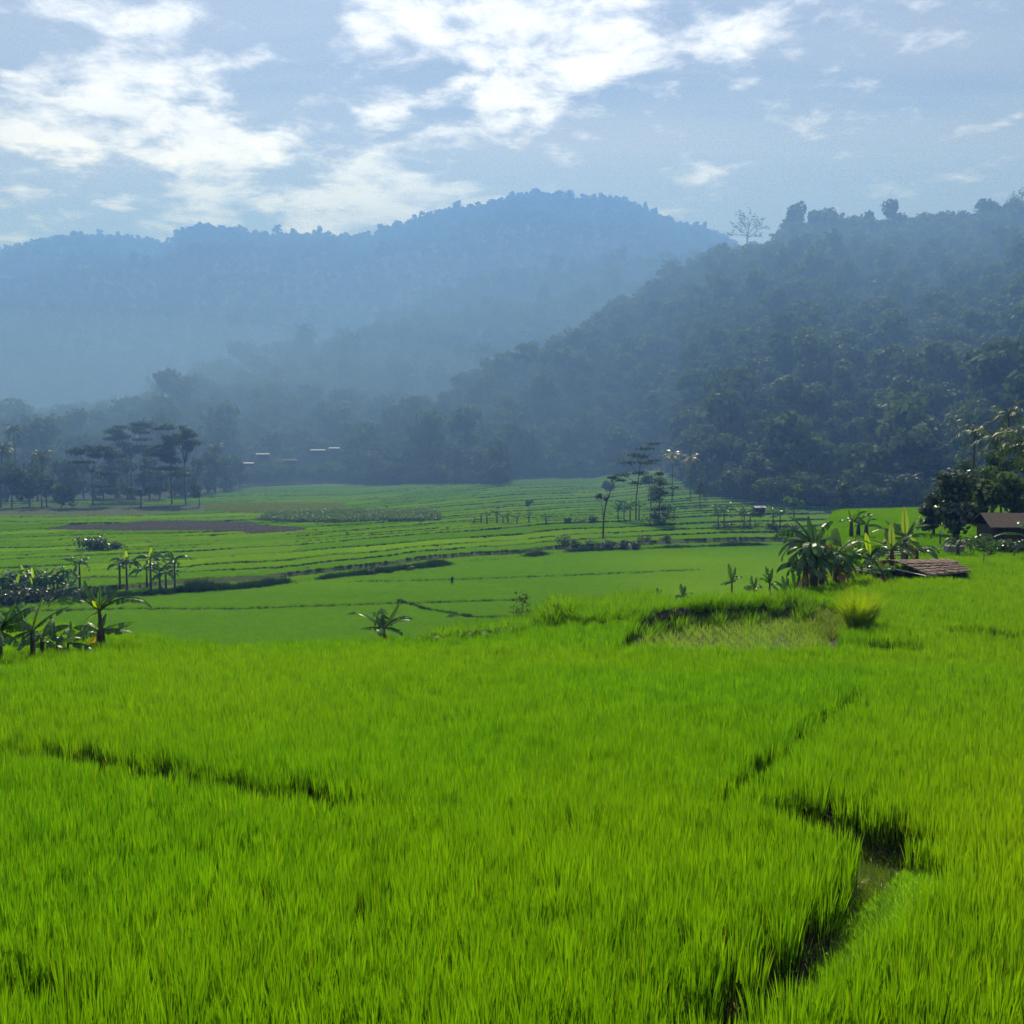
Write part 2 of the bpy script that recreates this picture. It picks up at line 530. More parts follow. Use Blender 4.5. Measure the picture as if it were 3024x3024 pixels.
MAT['bush'] = leaf_mat('bush_leaf', (.020, .045, .016), (.050, .080, .024), trans=.3, gloss=.05)
MAT['crop'] = leaf_mat('crop_leaf', (.035, .10, .015), (.11, .20, .035), trans=.40, tcol=(1.8, 1.7, .6), gloss=.012, rough=.35)
MAT['stalk'] = leaf_mat('rice_stalk', (.016, .030, .006), (.035, .050, .012), trans=.08, gloss=.0, rough=.5)
MAT['path_grass'] = leaf_mat('path_grass', (.12, .25, .020), (.21, .37, .035), trans=.55, tcol=(1.9, 2.0, .5), gloss=.0, rough=.5)
MAT['seedling'] = leaf_mat('seedling_leaf', (.13, .23, .03), (.22, .34, .06), trans=.5, tcol=(1.8, 1.8, .6), gloss=.02, rough=.4)
MAT['bank'] = leaf_mat('shade_toned_grass', (.016, .045, .008), (.035, .080, .010), trans=.18, gloss=.01, rough=.5)  # dark, barely translucent: shade of the terrace faces put into the grass colour
MAT['tussock'] = leaf_mat('tussock_blade', (.13, .235, .006), (.23, .33, .008), odd=(.3, .27, .05), odd_at=.985, trans=.6, tcol=(2.0, 1.8, .5), gloss=.02, rough=.4)
MAT['bark'] = solid_mat('bark', (.045, .036, .028), (.13, .11, .085), 4, .9, .1, (3, 3, .5), .5)
MAT['thatch'] = solid_mat('thatch_straw', (.085, .060, .050), (.24, .18, .15), 9, .9, .15, (6, .6, 6), .5)
MAT['bamboo'] = solid_mat('bamboo_pole', (.30, .28, .22), (.45, .42, .34), 5, .45, .5)
MAT['timber'] = solid_mat('old_timber', (.03, .024, .02), (.075, .06, .05), 5, .9, .1, (4, 4, .4), .4)
MAT['concrete'] = solid_mat('weathered_concrete', (.14, .13, .12), (.28, .27, .25), 3, .9, .2, (1, 1, 1), .3)
MAT['tin'] = solid_mat('tin_roof', (.16, .165, .18), (.24, .25, .26), 2, .6, .4, (1, 1, 1), 0, .2)
MAT['tile'] = solid_mat('clay_tile_roof', (.11, .06, .045), (.19, .10, .075), 3, .8, .2)
MAT['plaster'] = solid_mat('limewashed_wall', (.38, .37, .34), (.55, .54, .5), 1.5, .9, .1)
MAT['mudclod'] = solid_mat('turned_soil', (.020, .017, .014), (.055, .045, .034), 7, .9, .2, (1, 1, 1), .8)
MAT['hill'] = solid_mat('hill_soil', (.020, .036, .012), (.045, .065, .022), .03, .95, .05)
MAT['cloth_dark'] = solid_mat('dark_cloth', (.012, .014, .030), (.022, .022, .042), 30, .9, .1)
MAT['skin'] = solid_mat('skin', (.16, .085, .05), (.20, .11, .065), 12, .6, .3)
MAT['hair'] = solid_mat('black_hair', (.008, .008, .009), (.018, .016, .016), 30, .6, .3)

def ground_mat():
    m, N, L, out = new_mat('soil_and_turf')
    at = N.new('ShaderNodeAttribute'); at.attribute_name = 'soil'
    geo = N.new('ShaderNodeNewGeometry')
    nz = N.new('ShaderNodeTexNoise'); nz.inputs['Scale'].default_value = 2.2; nz.inputs['Detail'].default_value = 8; nz.inputs['Roughness'].default_value = .7
    L.new(geo.outputs['Position'], nz.inputs['Vector'])
    mr = N.new('ShaderNodeMapRange'); mr.inputs['From Min'].default_value = .3; mr.inputs['From Max'].default_value = .7
    mr.inputs['To Min'].default_value = .55; mr.inputs['To Max'].default_value = 1.45
    L.new(nz.outputs['Fac'], mr.inputs['Value'])
    mu = N.new('ShaderNodeVectorMath'); mu.operation = 'SCALE'
    L.new(at.outputs['Color'], mu.inputs[0]); L.new(mr.outputs[0], mu.inputs['Scale'])
    b = N.new('ShaderNodeBsdfPrincipled'); b.inputs['Roughness'].default_value = .9; b.inputs['Specular IOR Level'].default_value = .15
    L.new(mu.outputs[0], b.inputs['Base Color'])
    bp = N.new('ShaderNodeBump'); bp.inputs['Strength'].default_value = .6; bp.inputs['Distance'].default_value = .08
    L.new(nz.outputs['Fac'], bp.inputs['Height']); L.new(bp.outputs[0], b.inputs['Normal'])
    L.new(b.outputs[0], out.inputs['Surface'])
    return m
MAT['ground'] = ground_mat()

def water_mat():
    m, N, L, out = new_mat('paddy_water')
    b = N.new('ShaderNodeBsdfPrincipled')
    b.inputs['Base Color'].default_value = (.05, .045, .03, 1); b.inputs['Roughness'].default_value = .06; b.inputs['Specular IOR Level'].default_value = .5
    geo = N.new('ShaderNodeNewGeometry')
    nz = N.new('ShaderNodeTexNoise'); nz.inputs['Scale'].default_value = 5; nz.inputs['Detail'].default_value = 4
    L.new(geo.outputs['Position'], nz.inputs['Vector'])
    bp = N.new('ShaderNodeBump'); bp.inputs['Strength'].default_value = .35; bp.inputs['Distance'].default_value = .03
    L.new(nz.outputs['Fac'], bp.inputs['Height']); L.new(bp.outputs[0], b.inputs['Normal'])
    L.new(b.outputs[0], out.inputs['Surface'])
    return m
MAT['water'] = water_mat()

# ------------------------------------------------------------------ geometry-nodes scatter (stuff only)
def scatter(name, pts, sources, scale, rz, tint=None, tilt=None, label='', group=None):
    n = len(pts)
    me = bpy.data.meshes.new(name)
    me.vertices.add(n)
    me.vertices.foreach_set('co', np.asarray(pts, dtype=np.float32).ravel())
    def fa(nm, ty, arr, key):
        a = me.attributes.new(nm, ty, 'POINT'); a.data.foreach_set(key, np.asarray(arr, dtype=np.float32).ravel())
    rot = np.zeros((n, 3), np.float32); rot[:, 2] = rz
    if tilt is not None: rot[:, :2] = tilt
    scale = np.asarray(scale, float)
    if scale.ndim == 1: scale = np.repeat(scale[:, None], 3, 1)
    fa('irot', 'FLOAT_VECTOR', rot, 'vector')
    fa('iscale', 'FLOAT_VECTOR', scale, 'vector')
    fa('tint', 'FLOAT', np.zeros(n) if tint is None else tint, 'value')
    a = me.attributes.new('pick', 'INT', 'POINT'); a.data.foreach_set('value', RNG.integers(0, len(sources), n).astype(np.int32))
    o = link(name, me)
    tag(o, label, None, group, 'stuff')
    ng = bpy.data.node_groups.new(name, 'GeometryNodeTree')
    ng.interface.new_socket('Geometry', in_out='INPUT', socket_type='NodeSocketGeometry')
    ng.interface.new_socket('Geometry', in_out='OUTPUT', socket_type='NodeSocketGeometry')
    N, L = ng.nodes, ng.links
    gi = N.new('NodeGroupInput'); go = N.new('NodeGroupOutput')
    jn = N.new('GeometryNodeJoinGeometry')
    for s in sources:
        inf = N.new('GeometryNodeObjectInfo'); inf.inputs['Object'].default_value = s; inf.inputs['As Instance'].default_value = True
        L.new(inf.outputs['Geometry'], jn.inputs[0])
    def na(nm, ty):
        q = N.new('GeometryNodeInputNamedAttribute'); q.data_type = ty; q.inputs['Name'].default_value = nm
        return q.outputs['Attribute']
    m2p = N.new('GeometryNodeMeshToPoints'); L.new(gi.outputs[0], m2p.inputs['Mesh'])
    ip = N.new('GeometryNodeInstanceOnPoints')
    L.new(m2p.outputs[0], ip.inputs['Points']); L.new(jn.outputs[0], ip.inputs['Instance'])
    ip.inputs['Pick Instance'].default_value = True
    L.new(na('pick', 'INT'), ip.inputs['Instance Index'])
    e2r = N.new('FunctionNodeEulerToRotation'); L.new(na('irot', 'FLOAT_VECTOR'), e2r.inputs[0]); L.new(e2r.outputs[0], ip.inputs['Rotation'])
    L.new(na('iscale', 'FLOAT_VECTOR'), ip.inputs['Scale'])
    L.new(ip.outputs[0], go.inputs[0])
    md = o.modifiers.new('scatter', 'NODES'); md.node_group = ng
    return o

def source(name, me):
    return bpy.data.objects.new(name, me)   # never linked: only read by the scatter

# ------------------------------------------------------------------ blades and tufts
def tuft_mesh(name, mat, n, h, r0, width, lean, segs=3, seed=0, patch=None, curl=.5, odd=True, lift=0.0, stalks=0):
    rg = np.random.default_rng(seed)
    mb = MB()
    for i in range(n):
        a = rg.uniform(0, 2 * pi)
        if patch:
            bx, by = rg.uniform(-patch, patch, 2)
        else:
            q = r0 * math.sqrt(rg.uniform()); bx, by = q * math.cos(a), q * math.sin(a)
        a += rg.normal(0, .5)
        hh = h * rg.uniform(.62, 1.12)
        ln = abs(rg.normal(lean, lean * .5))
        w = width * rg.uniform(.7, 1.25)
        fa = rg.uniform(0, 2 * pi)
        sx, sy = math.cos(fa) * w / 2, math.sin(fa) * w / 2
        V = []
        x, y, z = bx, by, 0.0
        if lift:
            z = lift * h * rg.uniform(.1, 1.3)
            hh = min(hh, h * 1.12 - z) * rg.uniform(.66, 1.0)
            x += math.cos(a) * z * ln * .5; y += math.sin(a) * z * ln * .5
        th = ln * .5
        sl = hh / segs
        for k in range(segs + 1):
            wk = (1.0, .95, .72, .4)[min(3, int(3 * k / segs))]
            if k < segs:
                V += [(x - sx * wk, y - sy * wk, z), (x + sx * wk, y + sy * wk, z)]
            else:
                V += [(x, y, z)]
            th2 = th + curl * ln * (k + .5) / segs * 2
            x += math.sin(th2) * math.cos(a) * sl; y += math.sin(th2) * math.sin(a) * sl; z += math.cos(th2) * sl
        Fc = [(2 * k, 2 * k + 1, 2 * k + 3, 2 * k + 2) for k in range(segs - 1)] + [(2 * segs - 2, 2 * segs - 1, 2 * segs)]
        t = rg.uniform(0, .97) if rg.uniform() > .003 or not odd else 1.0
        mb.add(V, Fc, float(t))
    for i in range(stalks):
        a = rg.uniform(0, 2 * pi); q = r0 * 1.1 * math.sqrt(rg.uniform()); x, y = q * math.cos(a), q * math.sin(a)
        fa = rg.uniform(0, 2 * pi); sx, sy = math.cos(fa) * width * .5, math.sin(fa) * width * .5
        tx, ty, tz = x + rg.normal(0, .03), y + rg.normal(0, .03), h * rg.uniform(.45, .62)
        mb.add([(x - sx, y - sy, 0), (x + sx, y + sy, 0), (tx + sx * .8, ty + sy * .8, tz), (tx - sx * .8, ty - sy * .8, tz)], [(0, 1, 2, 3)], float(rg.uniform()), 1)
    return source(name, mb.mesh(name, [mat, MAT['stalk']] if stalks else mat))

def jitter_grid(x0, x1, y0, y1, sp, jit=.45):
    nx = int((x1 - x0) / sp); ny = int((y1 - y0) / sp)
    X, Y = np.meshgrid(np.arange(nx) * sp + x0, np.arange(ny) * sp + y0)
    X = X.ravel() + RNG.uniform(-jit, jit, nx * ny) * sp; Y = Y.ravel() + RNG.uniform(-jit, jit, nx * ny) * sp
    return X, Y
def pts3(x, y, dz=0.0): return np.stack([x, y, ground(x, y) + dz], -1)

def build_ground():
    rows = np.concatenate([np.linspace(-30, 3.5, 10), np.geomspace(4, 62, 250), np.geomspace(62.4, 480, 370), np.geomspace(490, 2900, 30)])
    t = np.concatenate([np.linspace(-1.6, -.64, 14), np.linspace(-.62, .62, 260), np.linspace(.64, 1.6, 14)])
    Y = np.repeat(rows[:, None], len(t), 1)
    X = t[None, :] * (np.maximum(Y, 0) + 7)
    z = ground(X.ravel(), Y.ravel()).reshape(X.shape)
    x, y = X.ravel(), Y.ravel()
    n = len(x)
    col = np.tile(np.array([.028, .030, .011]), (n, 1))               # wet soil between rice
    out = y - edge_y(x)
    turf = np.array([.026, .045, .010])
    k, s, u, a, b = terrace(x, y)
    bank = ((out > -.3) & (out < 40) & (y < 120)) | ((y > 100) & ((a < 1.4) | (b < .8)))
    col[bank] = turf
    nr = y < 62
    xn, yn = x[nr], y[nr]
    c = col[nr]
    for L, hw, dp in GAPS:
        c[dist_poly(xn, yn, L) < hw * 1.4] = (.016, .013, .009)
    c[dist_poly(xn, yn, PATH) < .4] = (.04, .09, .015)
    c[dist_poly(xn, yn, BERM) < 1.2] = (.022, .034, .010)
    c[dist_poly(xn, yn, BANK) < .9] = (.045, .05, .02)
    c[in_poly(xn, yn, PLOT)] = (.05, .04, .028)
    col[nr] = c
    fr = y > 150
    c = col[fr]; xf, yf = x[fr], y[fr]
    c[in_poly(xf, yf, MUD)] = (.0055, .005, .006)
    c[in_poly(xf, yf, FALLOW)] = (.04, .06, .022)
    c[(yf > np.interp(xf / yf * F_PX + 512, [0, 150, 250, 340, 400, 520, 660, 700, 800, 1024], [332, 347, 417, 447, 440, 455, 450, 345, 315, 290]))] = (.018, .032, .010)
    c[in_poly(xf, yf, CORN)] = (.05, .08, .02)
    col[fr] = c
    rgba = np.concatenate([col, np.ones((n, 1))], 1)
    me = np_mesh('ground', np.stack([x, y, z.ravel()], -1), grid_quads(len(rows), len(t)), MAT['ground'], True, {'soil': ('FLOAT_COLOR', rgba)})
    tag(link('ground', me), 'stepped valley ground of soil and turf under the rice fields', None, None, 'structure')
build_ground()

# ------------------------------------------------------------------ rice
def build_rice():
    src_near = [tuft_mesh('rice_hill', MAT['rice'], 56, .68, .075, .0115, .14, 3, s, curl=.4, lift=.55, stalks=16) for s in range(5)]
    src_mid = [tuft_mesh('rice_hill', MAT['rice'], 56, .68, .11, .0165, .15, 2, 20 + s, curl=.4, lift=.55, stalks=16) for s in range(4)]
    # the near bench
    X, Y = [], []
    for (y0, y1, sp) in ((5.5, 19, .20), (19, 30, .245), (30, 62, .285)):
        x, y = jitter_grid(-.64 * y1 - 10, .64 * y1 + 10, y0, y1, sp)
        k = (np.abs(x) < .60 * y + 9.0)
        X.append(x[k]); Y.append(y[k])
    x = np.concatenate(X); y = np.concatenate(Y)
    out = y - edge_y(x)
    keep = out < -.2
    for L, hw, dp in GAPS:
        keep &= dist_poly(x, y, L) > hw * (1 + .35 * vnoise(x * 2.1, y * 2.1))
    keep &= dist_poly(x, y, PATH) > np.interp(y, [6, 8, 9.5, 11, 13], [.08, .12, .30, .36, .34]) * (1 + .3 * vnoise(x * 3, y * 3))
    keep &= ~in_poly(x, y, PLOT) & (dist_poly(x, y, PLOT) > .25)
    keep &= (dist_poly(x, y, BERM) > .75) & (dist_poly(x, y, BANK) > .9)
    # beyond the plot and berm there is no rice on the bench until the slope
    keep &= ~((x > 3) & (x < 13) & (y > 43.2))
    keep &= ~((x > 18.2) & (x < 23.5) & (y > 50.5) & (y < 54.6))       # under the shelter
    x, y = x[keep], y[keep]
    big = fbm(x / 6.0, y / 6.0, 4)
    right = sstep(-.4, 1.6, (x - np.interp(y, [6, 9, 12, 14, 18, 25, 40], [2.2, 3.2, 4.6, 3.4, 4.8, 8.3, 14])))
    tint = np.clip(.15 + .22 * right + .38 * big + .8 * sstep(2.6, 6.0, x - .15 * y) * sstep(22, 8, y), 0, 1)
    hgt = (1 + .12 * fbm(x / 1.6 + 9, y / 1.6, 3)) * RNG.uniform(.86, 1.10, len(x))
    zone_r = right > .5
    for nm, m, src, lab in (
            ('rice_field', (~zone_r) & (y < 19), src_near, 'bright green rice of the near plot left of the ditch'),
            ('rice_field', (zone_r) & (y < 19), src_near, 'yellowish green rice right of the ditch and grassy path'),
            ('rice_field', (~zone_r) & (y >= 19), src_mid, 'bright green rice of the far half of the near bench up to its brow'),
            ('rice_field', (zone_r) & (y >= 19), src_mid, 'yellow green rice sloping up to the thatched shelter on the right')):
        px = pts3(x[m], y[m], -.02)
        sc_ = np.stack([np.ones(m.sum()) * 1.0, np.ones(m.sum()) * 1.0, hgt[m]], -1)
        scatter(nm, px, src, sc_, RNG.uniform(0, 2 * pi, m.sum()), tint[m], RNG.normal(0, .05, (m.sum(), 2)), lab, 'rice fields')
    # valley floor: patches
    src_far = [tuft_mesh('rice_patch', MAT['rice_far'], 210, .52, 0, .030, .25, 2, 40 + s, patch=.52, odd=False) for s in range(4)]
    X, Y = [], []
    for (y0, y1, sp) in ((62, 88, .6), (88, 165, .72), (165, 280, .8), (280, 480, .95)):
        x, y = jitter_grid(-.56 * y1 - 16, .56 * y1 + 16, y0, y1, sp)
        k = (np.abs(x) < .54 * y + 14)
        X.append(x[k]); Y.append(y[k])
    x = np.concatenate(X); y = np.concatenate(Y)
    k, s, u, a, b = terrace(x, y)
    keep = (y - edge_y(x) > 22) | ((y - edge_y(x) > 3) & (y > 110)) | (x > 17) | ((x > 9) & (y > 88))
    bund = .95
    keep &= ~((k > 0) & ((a < bund + .35) | (b < .6)))
    keep &= ~((k == 0) & (b < 1.2))
    # cross bunds inside a terrace and one line through the big lower field
    cross = (np.abs(((x + 11.0 * k + 4 * vnoise(y / 8.0, k)) % (24 + 9 * (k % 3))) - 6) < .55) & (k > 0)
    keep &= ~cross
    for Lp, w in ((MID_LINES[0], 1.15), (MID_LINES[1], 1.0), (MID_LINES[2], .8)):
        keep &= dist_poly(x, y, Lp) > w
    keep &= ~((y < 88) & (x < 9)) & ~((y < 140) & (y < edge_y(x)) & ((np.abs((x * .35 + y) % 11.0 - 5) < .5) | (y > 150)))
    for poly in (MUD, FALLOW, CORN, CASSAVA):
        keep &= ~in_poly(x, y, poly)
    lim = np.interp(x / y * F_PX + 512, [0, 150, 250, 340, 500, 520, 660, 700, 800, 1024], [335, 350, 420, 450, 410, 455, 450, 345, 315, 290])
    keep &= y < lim
    keep &= vnoise(x / 2.0, y / 2.0) > -.93
    x, y, k = x[keep], y[keep], k[keep]
    fid = (k * 7 + np.floor((x + 11.0 * k) / (24 + 9 * (k % 3))).astype(int) * 3) % 97
    rnd = np.random.default_rng(3).random(97)
    tint = np.where(k == 0, .22 + .22 * fbm(x / 30, y / 12, 3), .15 + .75 * rnd[fid] ** 1.3)
    px_x = x / y * F_PX + 512
    tint = np.clip(tint + .5 * sstep(560, 700, px_x) * sstep(235, 190, y) * (y > 150), 0, 1)
    hs = np.where(k == 0, .9, .75 + .5 * rnd[(fid * 5) % 97]) * RNG.uniform(.9, 1.1, len(x))
    for lab, m in (('dark green young rice of the wide lower field with the person in it', k == 0),
                   ('stepped strips of rice on the terraces across the valley', k > 0)):
        n = m.sum()
        scatter('rice_field', pts3(x[m], y[m], -.02), src_far, np.stack([np.ones(n) * 1.05, np.ones(n) * 1.05, hs[m]], -1), RNG.uniform(0, 2 * pi, n), tint[m],
                RNG.normal(0, .03, (n, 2)), lab, 'rice fields')
    return
MID_LINES = [line_pts([(0, 612), (120, 609), (240, 609), (380, 604), (520, 600)], .2),
             line_pts([(350, 582), (450, 580), (560, 576), (700, 570)], .2),
             line_pts([(395, 600), (430, 610), (480, 618), (540, 616)], .2)]
build_rice()

# ------------------------------------------------------------------ grasses, weeds, crops (stuff)
def along(L, n, spread):
    seg = np.hypot(*(L[1:] - L[:-1]).T); cum = np.concatenate([[0], np.cumsum(seg)])
    t = RNG.uniform(0, cum[-1], n)
    x = np.interp(t, cum, L[:, 0]); y = np.interp(t, cum, L[:, 1])
    return x + RNG.normal(0, spread, n), y + RNG.normal(0, spread, n)

def build_grasses():
    pathg = [tuft_mesh('path_grass_tuft', MAT['path_grass'], 16, .19, .10, .024, .42, 2, 64 + s) for s in range(3)]
    short = [tuft_mesh('grass_tuft', MAT['grass'], 30, .19, .08, .008, .7, 2, 60 + s) for s in range(3)]
    tall = [tuft_mesh('tall_grass_tuft', MAT['grass'], 60, .85, .16, .016, .30, 3, 70 + s, curl=.8) for s in range(4)]
    lush = [tuft_mesh('lush_grass_tuft', MAT['rice'], 60, .95, .17, .017, .30, 3, 80 + s, curl=.9) for s in range(4)]
    xs, ys = [], []
    x, y = along(PATH, 8000, .19); xs.append(x); ys.append(y)
    n0 = len(x)
    scatter('grass', pts3(np.concatenate(xs), np.concatenate(ys), -.01), pathg, RNG.uniform(.6, 1.15, n0), RNG.uniform(0, 6.28, n0), None, None,
            'short pale grass on the narrow path beside the ditch')
    xs, ys = [], []
    for (L, hw, dp), n in zip(GAPS[:6], (120, 520, 300, 70, 70, 90)):
        x, y = along(L, n, hw * .75); xs.append(x); ys.append(y)
    x = np.concatenate(xs); y = np.concatenate(ys)
    scatter('ditch_grass', pts3(x, y, -.01), short, RNG.uniform(.6, 1.5, len(x)), RNG.uniform(0, 6.28, len(x)), RNG.uniform(0, .35, len(x)), None,
            'loose grass and dry stems in the dark gaps between the near rice plots')
    # tall grass on the berm behind the seedling plot and on the brow to its left
    x, y = along(BERM, 2400, .52)
    x2, y2 = along(np.array([(-2.6, 36.6), (0, 37.6), (2.5, 39.4), (4.5, 41.6), (6, 43.6)]), 800, .40)
    x = np.concatenate([x, x2]); y = np.concatenate([y, y2])
    s = RNG.uniform(.42, .95, len(x)); s[-800:] *= 1.4
    scatter('tall_grass', pts3(x, y, -.03), lush, s, RNG.uniform(0, 6.28, len(x)), RNG.uniform(0, .25, len(x)), None,
            'tall grass along the berm behind the seedling plot')
    dryt = [tuft_mesh('dry_grass_tuft', MAT['grass'], 26, .85, .18, .034, .36, 3, 75 + s, curl=.9) for s in range(3)]
    x, y = along(BANK, 260, .45)
    x2, y2 = along(np.array([(12.5, 45.5), (14.5, 47.5), (17, 50.0)]), 200, .7)
    x = np.concatenate([x, x2]); y = np.concatenate([y, y2])
    scatter('dry_grass', pts3(x, y, -.02), dryt, RNG.uniform(.3, .65, len(x)), RNG.uniform(0, 6.28, len(x)), RNG.uniform(.0, .55, len(x)), None,
            'brownish dry grass on the bank between the seedling plot and the bright tussock')
    # rough edges of the valley terraces
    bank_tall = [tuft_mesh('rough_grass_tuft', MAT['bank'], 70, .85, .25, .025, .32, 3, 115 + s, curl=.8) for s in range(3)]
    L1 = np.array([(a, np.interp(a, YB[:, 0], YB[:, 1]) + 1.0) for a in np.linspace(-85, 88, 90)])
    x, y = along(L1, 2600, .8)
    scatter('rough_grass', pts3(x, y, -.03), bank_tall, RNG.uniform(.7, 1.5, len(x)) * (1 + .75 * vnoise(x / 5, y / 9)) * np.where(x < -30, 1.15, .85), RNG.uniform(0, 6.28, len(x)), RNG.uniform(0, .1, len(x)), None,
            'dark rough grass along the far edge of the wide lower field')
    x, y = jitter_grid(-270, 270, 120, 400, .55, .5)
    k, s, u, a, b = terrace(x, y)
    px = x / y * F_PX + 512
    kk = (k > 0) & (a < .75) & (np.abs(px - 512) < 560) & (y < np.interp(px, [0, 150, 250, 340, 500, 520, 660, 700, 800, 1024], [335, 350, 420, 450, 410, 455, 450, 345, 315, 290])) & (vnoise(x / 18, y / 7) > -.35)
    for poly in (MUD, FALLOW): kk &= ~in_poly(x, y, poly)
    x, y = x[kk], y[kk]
    bank = [tuft_mesh('shade_toned_tuft', MAT['bank'], 70, .42, .22, .03, .35, 2, 110 + s, curl=.8) for s in range(3)]  # dark tufts draw the shaded terrace steps by colour
    scatter('shade_toned_terrace_grass', pts3(x, y, -.05), bank, RNG.uniform(.6, 1.4, len(x)), RNG.uniform(0, 6.28, len(x)), None, None,
            'grass coloured dark as shade on the banks of the terraces across the valley')
    print('terrace grass', len(x))
    x, y = jitter_grid(-140, -20, 190, 320, .5, .5)
    k, s, u, a, b = terrace(x, y)
    kk = in_poly(x, y, MUD) & (a < .35) & (vnoise(x / 20, y / 6) > -.2)
    scatter('weedy_edge', pts3(x[kk], y[kk], -.03), tall, RNG.uniform(.2, .45, kk.sum()), RNG.uniform(0, 6.28, kk.sum()), RNG.uniform(.2, .8, kk.sum()), None,
            'thin weedy edges between the strips of the dark ploughed plot')
    x, y = [], []
    for L in MID_LINES:
        a, b = along(L, 230, .3); x.append(a); y.append(b)
    x = np.concatenate(x); y = np.concatenate(y)
    scatter('bund_grass', pts3(x, y, -.03), bank_tall, RNG.uniform(.35, .75, len(x)), RNG.uniform(0, 6.28, len(x)), RNG.uniform(0, .4, len(x)), None,
            'grassy bund lines across the wide lower field')
    # seedlings in rows on the flooded plot
    sd = [tuft_mesh('seedling', MAT['seedling'], 22, .36, .05, .011, .42, 2, 90 + s) for s in range(3)]
    x, y = jitter_grid(3, 15, 30, 46, .33, .18)
    k = in_poly(x, y, PLOT) & (RNG.random(len(x)) > .08)
    x, y = x[k], y[k]
    scatter('rice_seedlings', pts3(x, y, -.02), sd, RNG.uniform(.7, 1.4, len(x)), RNG.uniform(0, 6.28, len(x)), RNG.uniform(0, .35, len(x)), None,
            'young rice seedlings standing in rows in the small flooded plot')
    wx, wy = PLOT[:, 0], PLOT[:, 1]
    cx, cy_ = wx.mean(), wy.mean()
    V = [(cx, cy_, PLOT_Z + .035)] + [(a, b, PLOT_Z + .035) for a, b in zip(wx, wy)]
    n = len(wx)
    mb = MB(); mb.add(V, [(0, 1 + (i + 1) % n, 1 + i) for i in range(n)])
    me = mb.mesh('paddy_water', MAT['water'])
    me.flip_normals() if me.polygons[0].normal.z < 0 else None
    tag(link('paddy_water', me), 'glinting shallow water of the small seedling plot', None, None, 'structure')
    # broad leaf weeds on the brow
    weed = []
    for s in range(4):
        rg = np.random.default_rng(120 + s); mb = MB()
        for i in range(34):
            a = rg.uniform(0, 6.28); q = .28 * math.sqrt(rg.uniform()); h = rg.uniform(.12, .62)
            ln = rg.uniform(.10, .20); w = ln * .32; e = rg.uniform(-.5, .6)
            d = Vector((math.cos(a) * math.cos(e), math.sin(a) * math.cos(e), math.sin(e))); sd_ = Vector((-math.sin(a), math.cos(a), 0)) * w
            p = Vector((q * math.cos(a), q * math.sin(a), h))
            mb.add([p, p + d * ln * .5 + sd_, p + d * ln, p + d * ln * .5 - sd_], [(0, 1, 2, 3)], float(rg.uniform()))
            if i % 3 == 0: mb.tube([(p.x * .5, p.y * .5, 0), p], .006, 4, .2)
        weed.append(source('weed', mb.mesh('weed', MAT['crop'])))
    x, y = along(np.array([(-2.9, 36.0), (-1.5, 36.3), (.3, 37.6), (2.2, 40)]), 170, .38)
    scatter('weeds', pts3(x, y, -.02), weed, RNG.uniform(.7, 1.35, len(x)), RNG.uniform(0, 6.28, len(x)), None, None,
            'leafy weeds with shiny leaves on the brow right of the lone banana plant')
    # cassava and maize
    x, y = jitter_grid(-120, 5, 225, 380, 1.05, .3)
    k = in_poly(x, y, CASSAVA)
    scatter('leafy_crop', pts3(x[k], y[k]), weed, RNG.uniform(1.5, 2.6, k.sum()), RNG.uniform(0, 6.28, k.sum()), None, None,
            'pale leafy crop in the patch beyond the dark ploughed plot')
    x, y = jitter_grid(-150, -30, 240, 400, 1.0, .3)
    k = in_poly(x, y, CORN)
    scatter('maize', pts3(x[k], y[k]), tall, RNG.uniform(.9, 1.5, k.sum()), RNG.uniform(0, 6.28, k.sum()), RNG.uniform(.2, .6, k.sum()), None,
            'yellowish maize in the strip in front of the left trees')
    x, y = jitter_grid(-280, -60, 240, 420, 1.3, .45)
    k = in_poly(x, y, FALLOW)
    scatter('stubble', pts3(x[k], y[k]), tall, RNG.uniform(.25, .6, k.sum()), RNG.uniform(0, 6.28, k.sum()), RNG.uniform(.1, .5, k.sum()), None,
            'greyish stubble on the fallow strip below the left trees')
build_grasses()

# ------------------------------------------------------------------ trees: shared meshes
def leaf_quads(mb, c, r, n, size, rg, flat=1.0, shell=.75, up=.3):
    """n leaf-clump quads through the shell of an ellipsoid"""
    for _ in range(n):
        v = rg.normal(0, 1, 3); v /= np.linalg.norm(v) + 1e-9
        q = rg.uniform(shell, 1.0) if rg.uniform() < .75 else rg.uniform(.2, shell)
        p = np.array(c) + v * np.array([r, r, r * flat]) * q
        nrm = v * np.array([1, 1, 1.0 / max(flat, .3)]) + rg.normal(0, .55, 3) + np.array([0, 0, up])
        nrm /= np.linalg.norm(nrm) + 1e-9
        t = np.cross(nrm, rg.normal(0, 1, 3)); t /= np.linalg.norm(t) + 1e-9
        b = np.cross(nrm, t)
        s = size * rg.uniform(.6, 1.3)
        k = rg.uniform(.5, .9)
        q4 = [p - t * s * .5 - b * s * k * .18, p - t * s * .08 + b * s * k * .5, p + t * s * .5 + b * s * k * .12, p + t * s * .05 - b * s * k * .5]
        mb.add(q4, [(0, 1, 2, 3)], float(np.clip(.5 + .35 * v[2] * 0 + rg.normal(0, .25), 0, 1)))

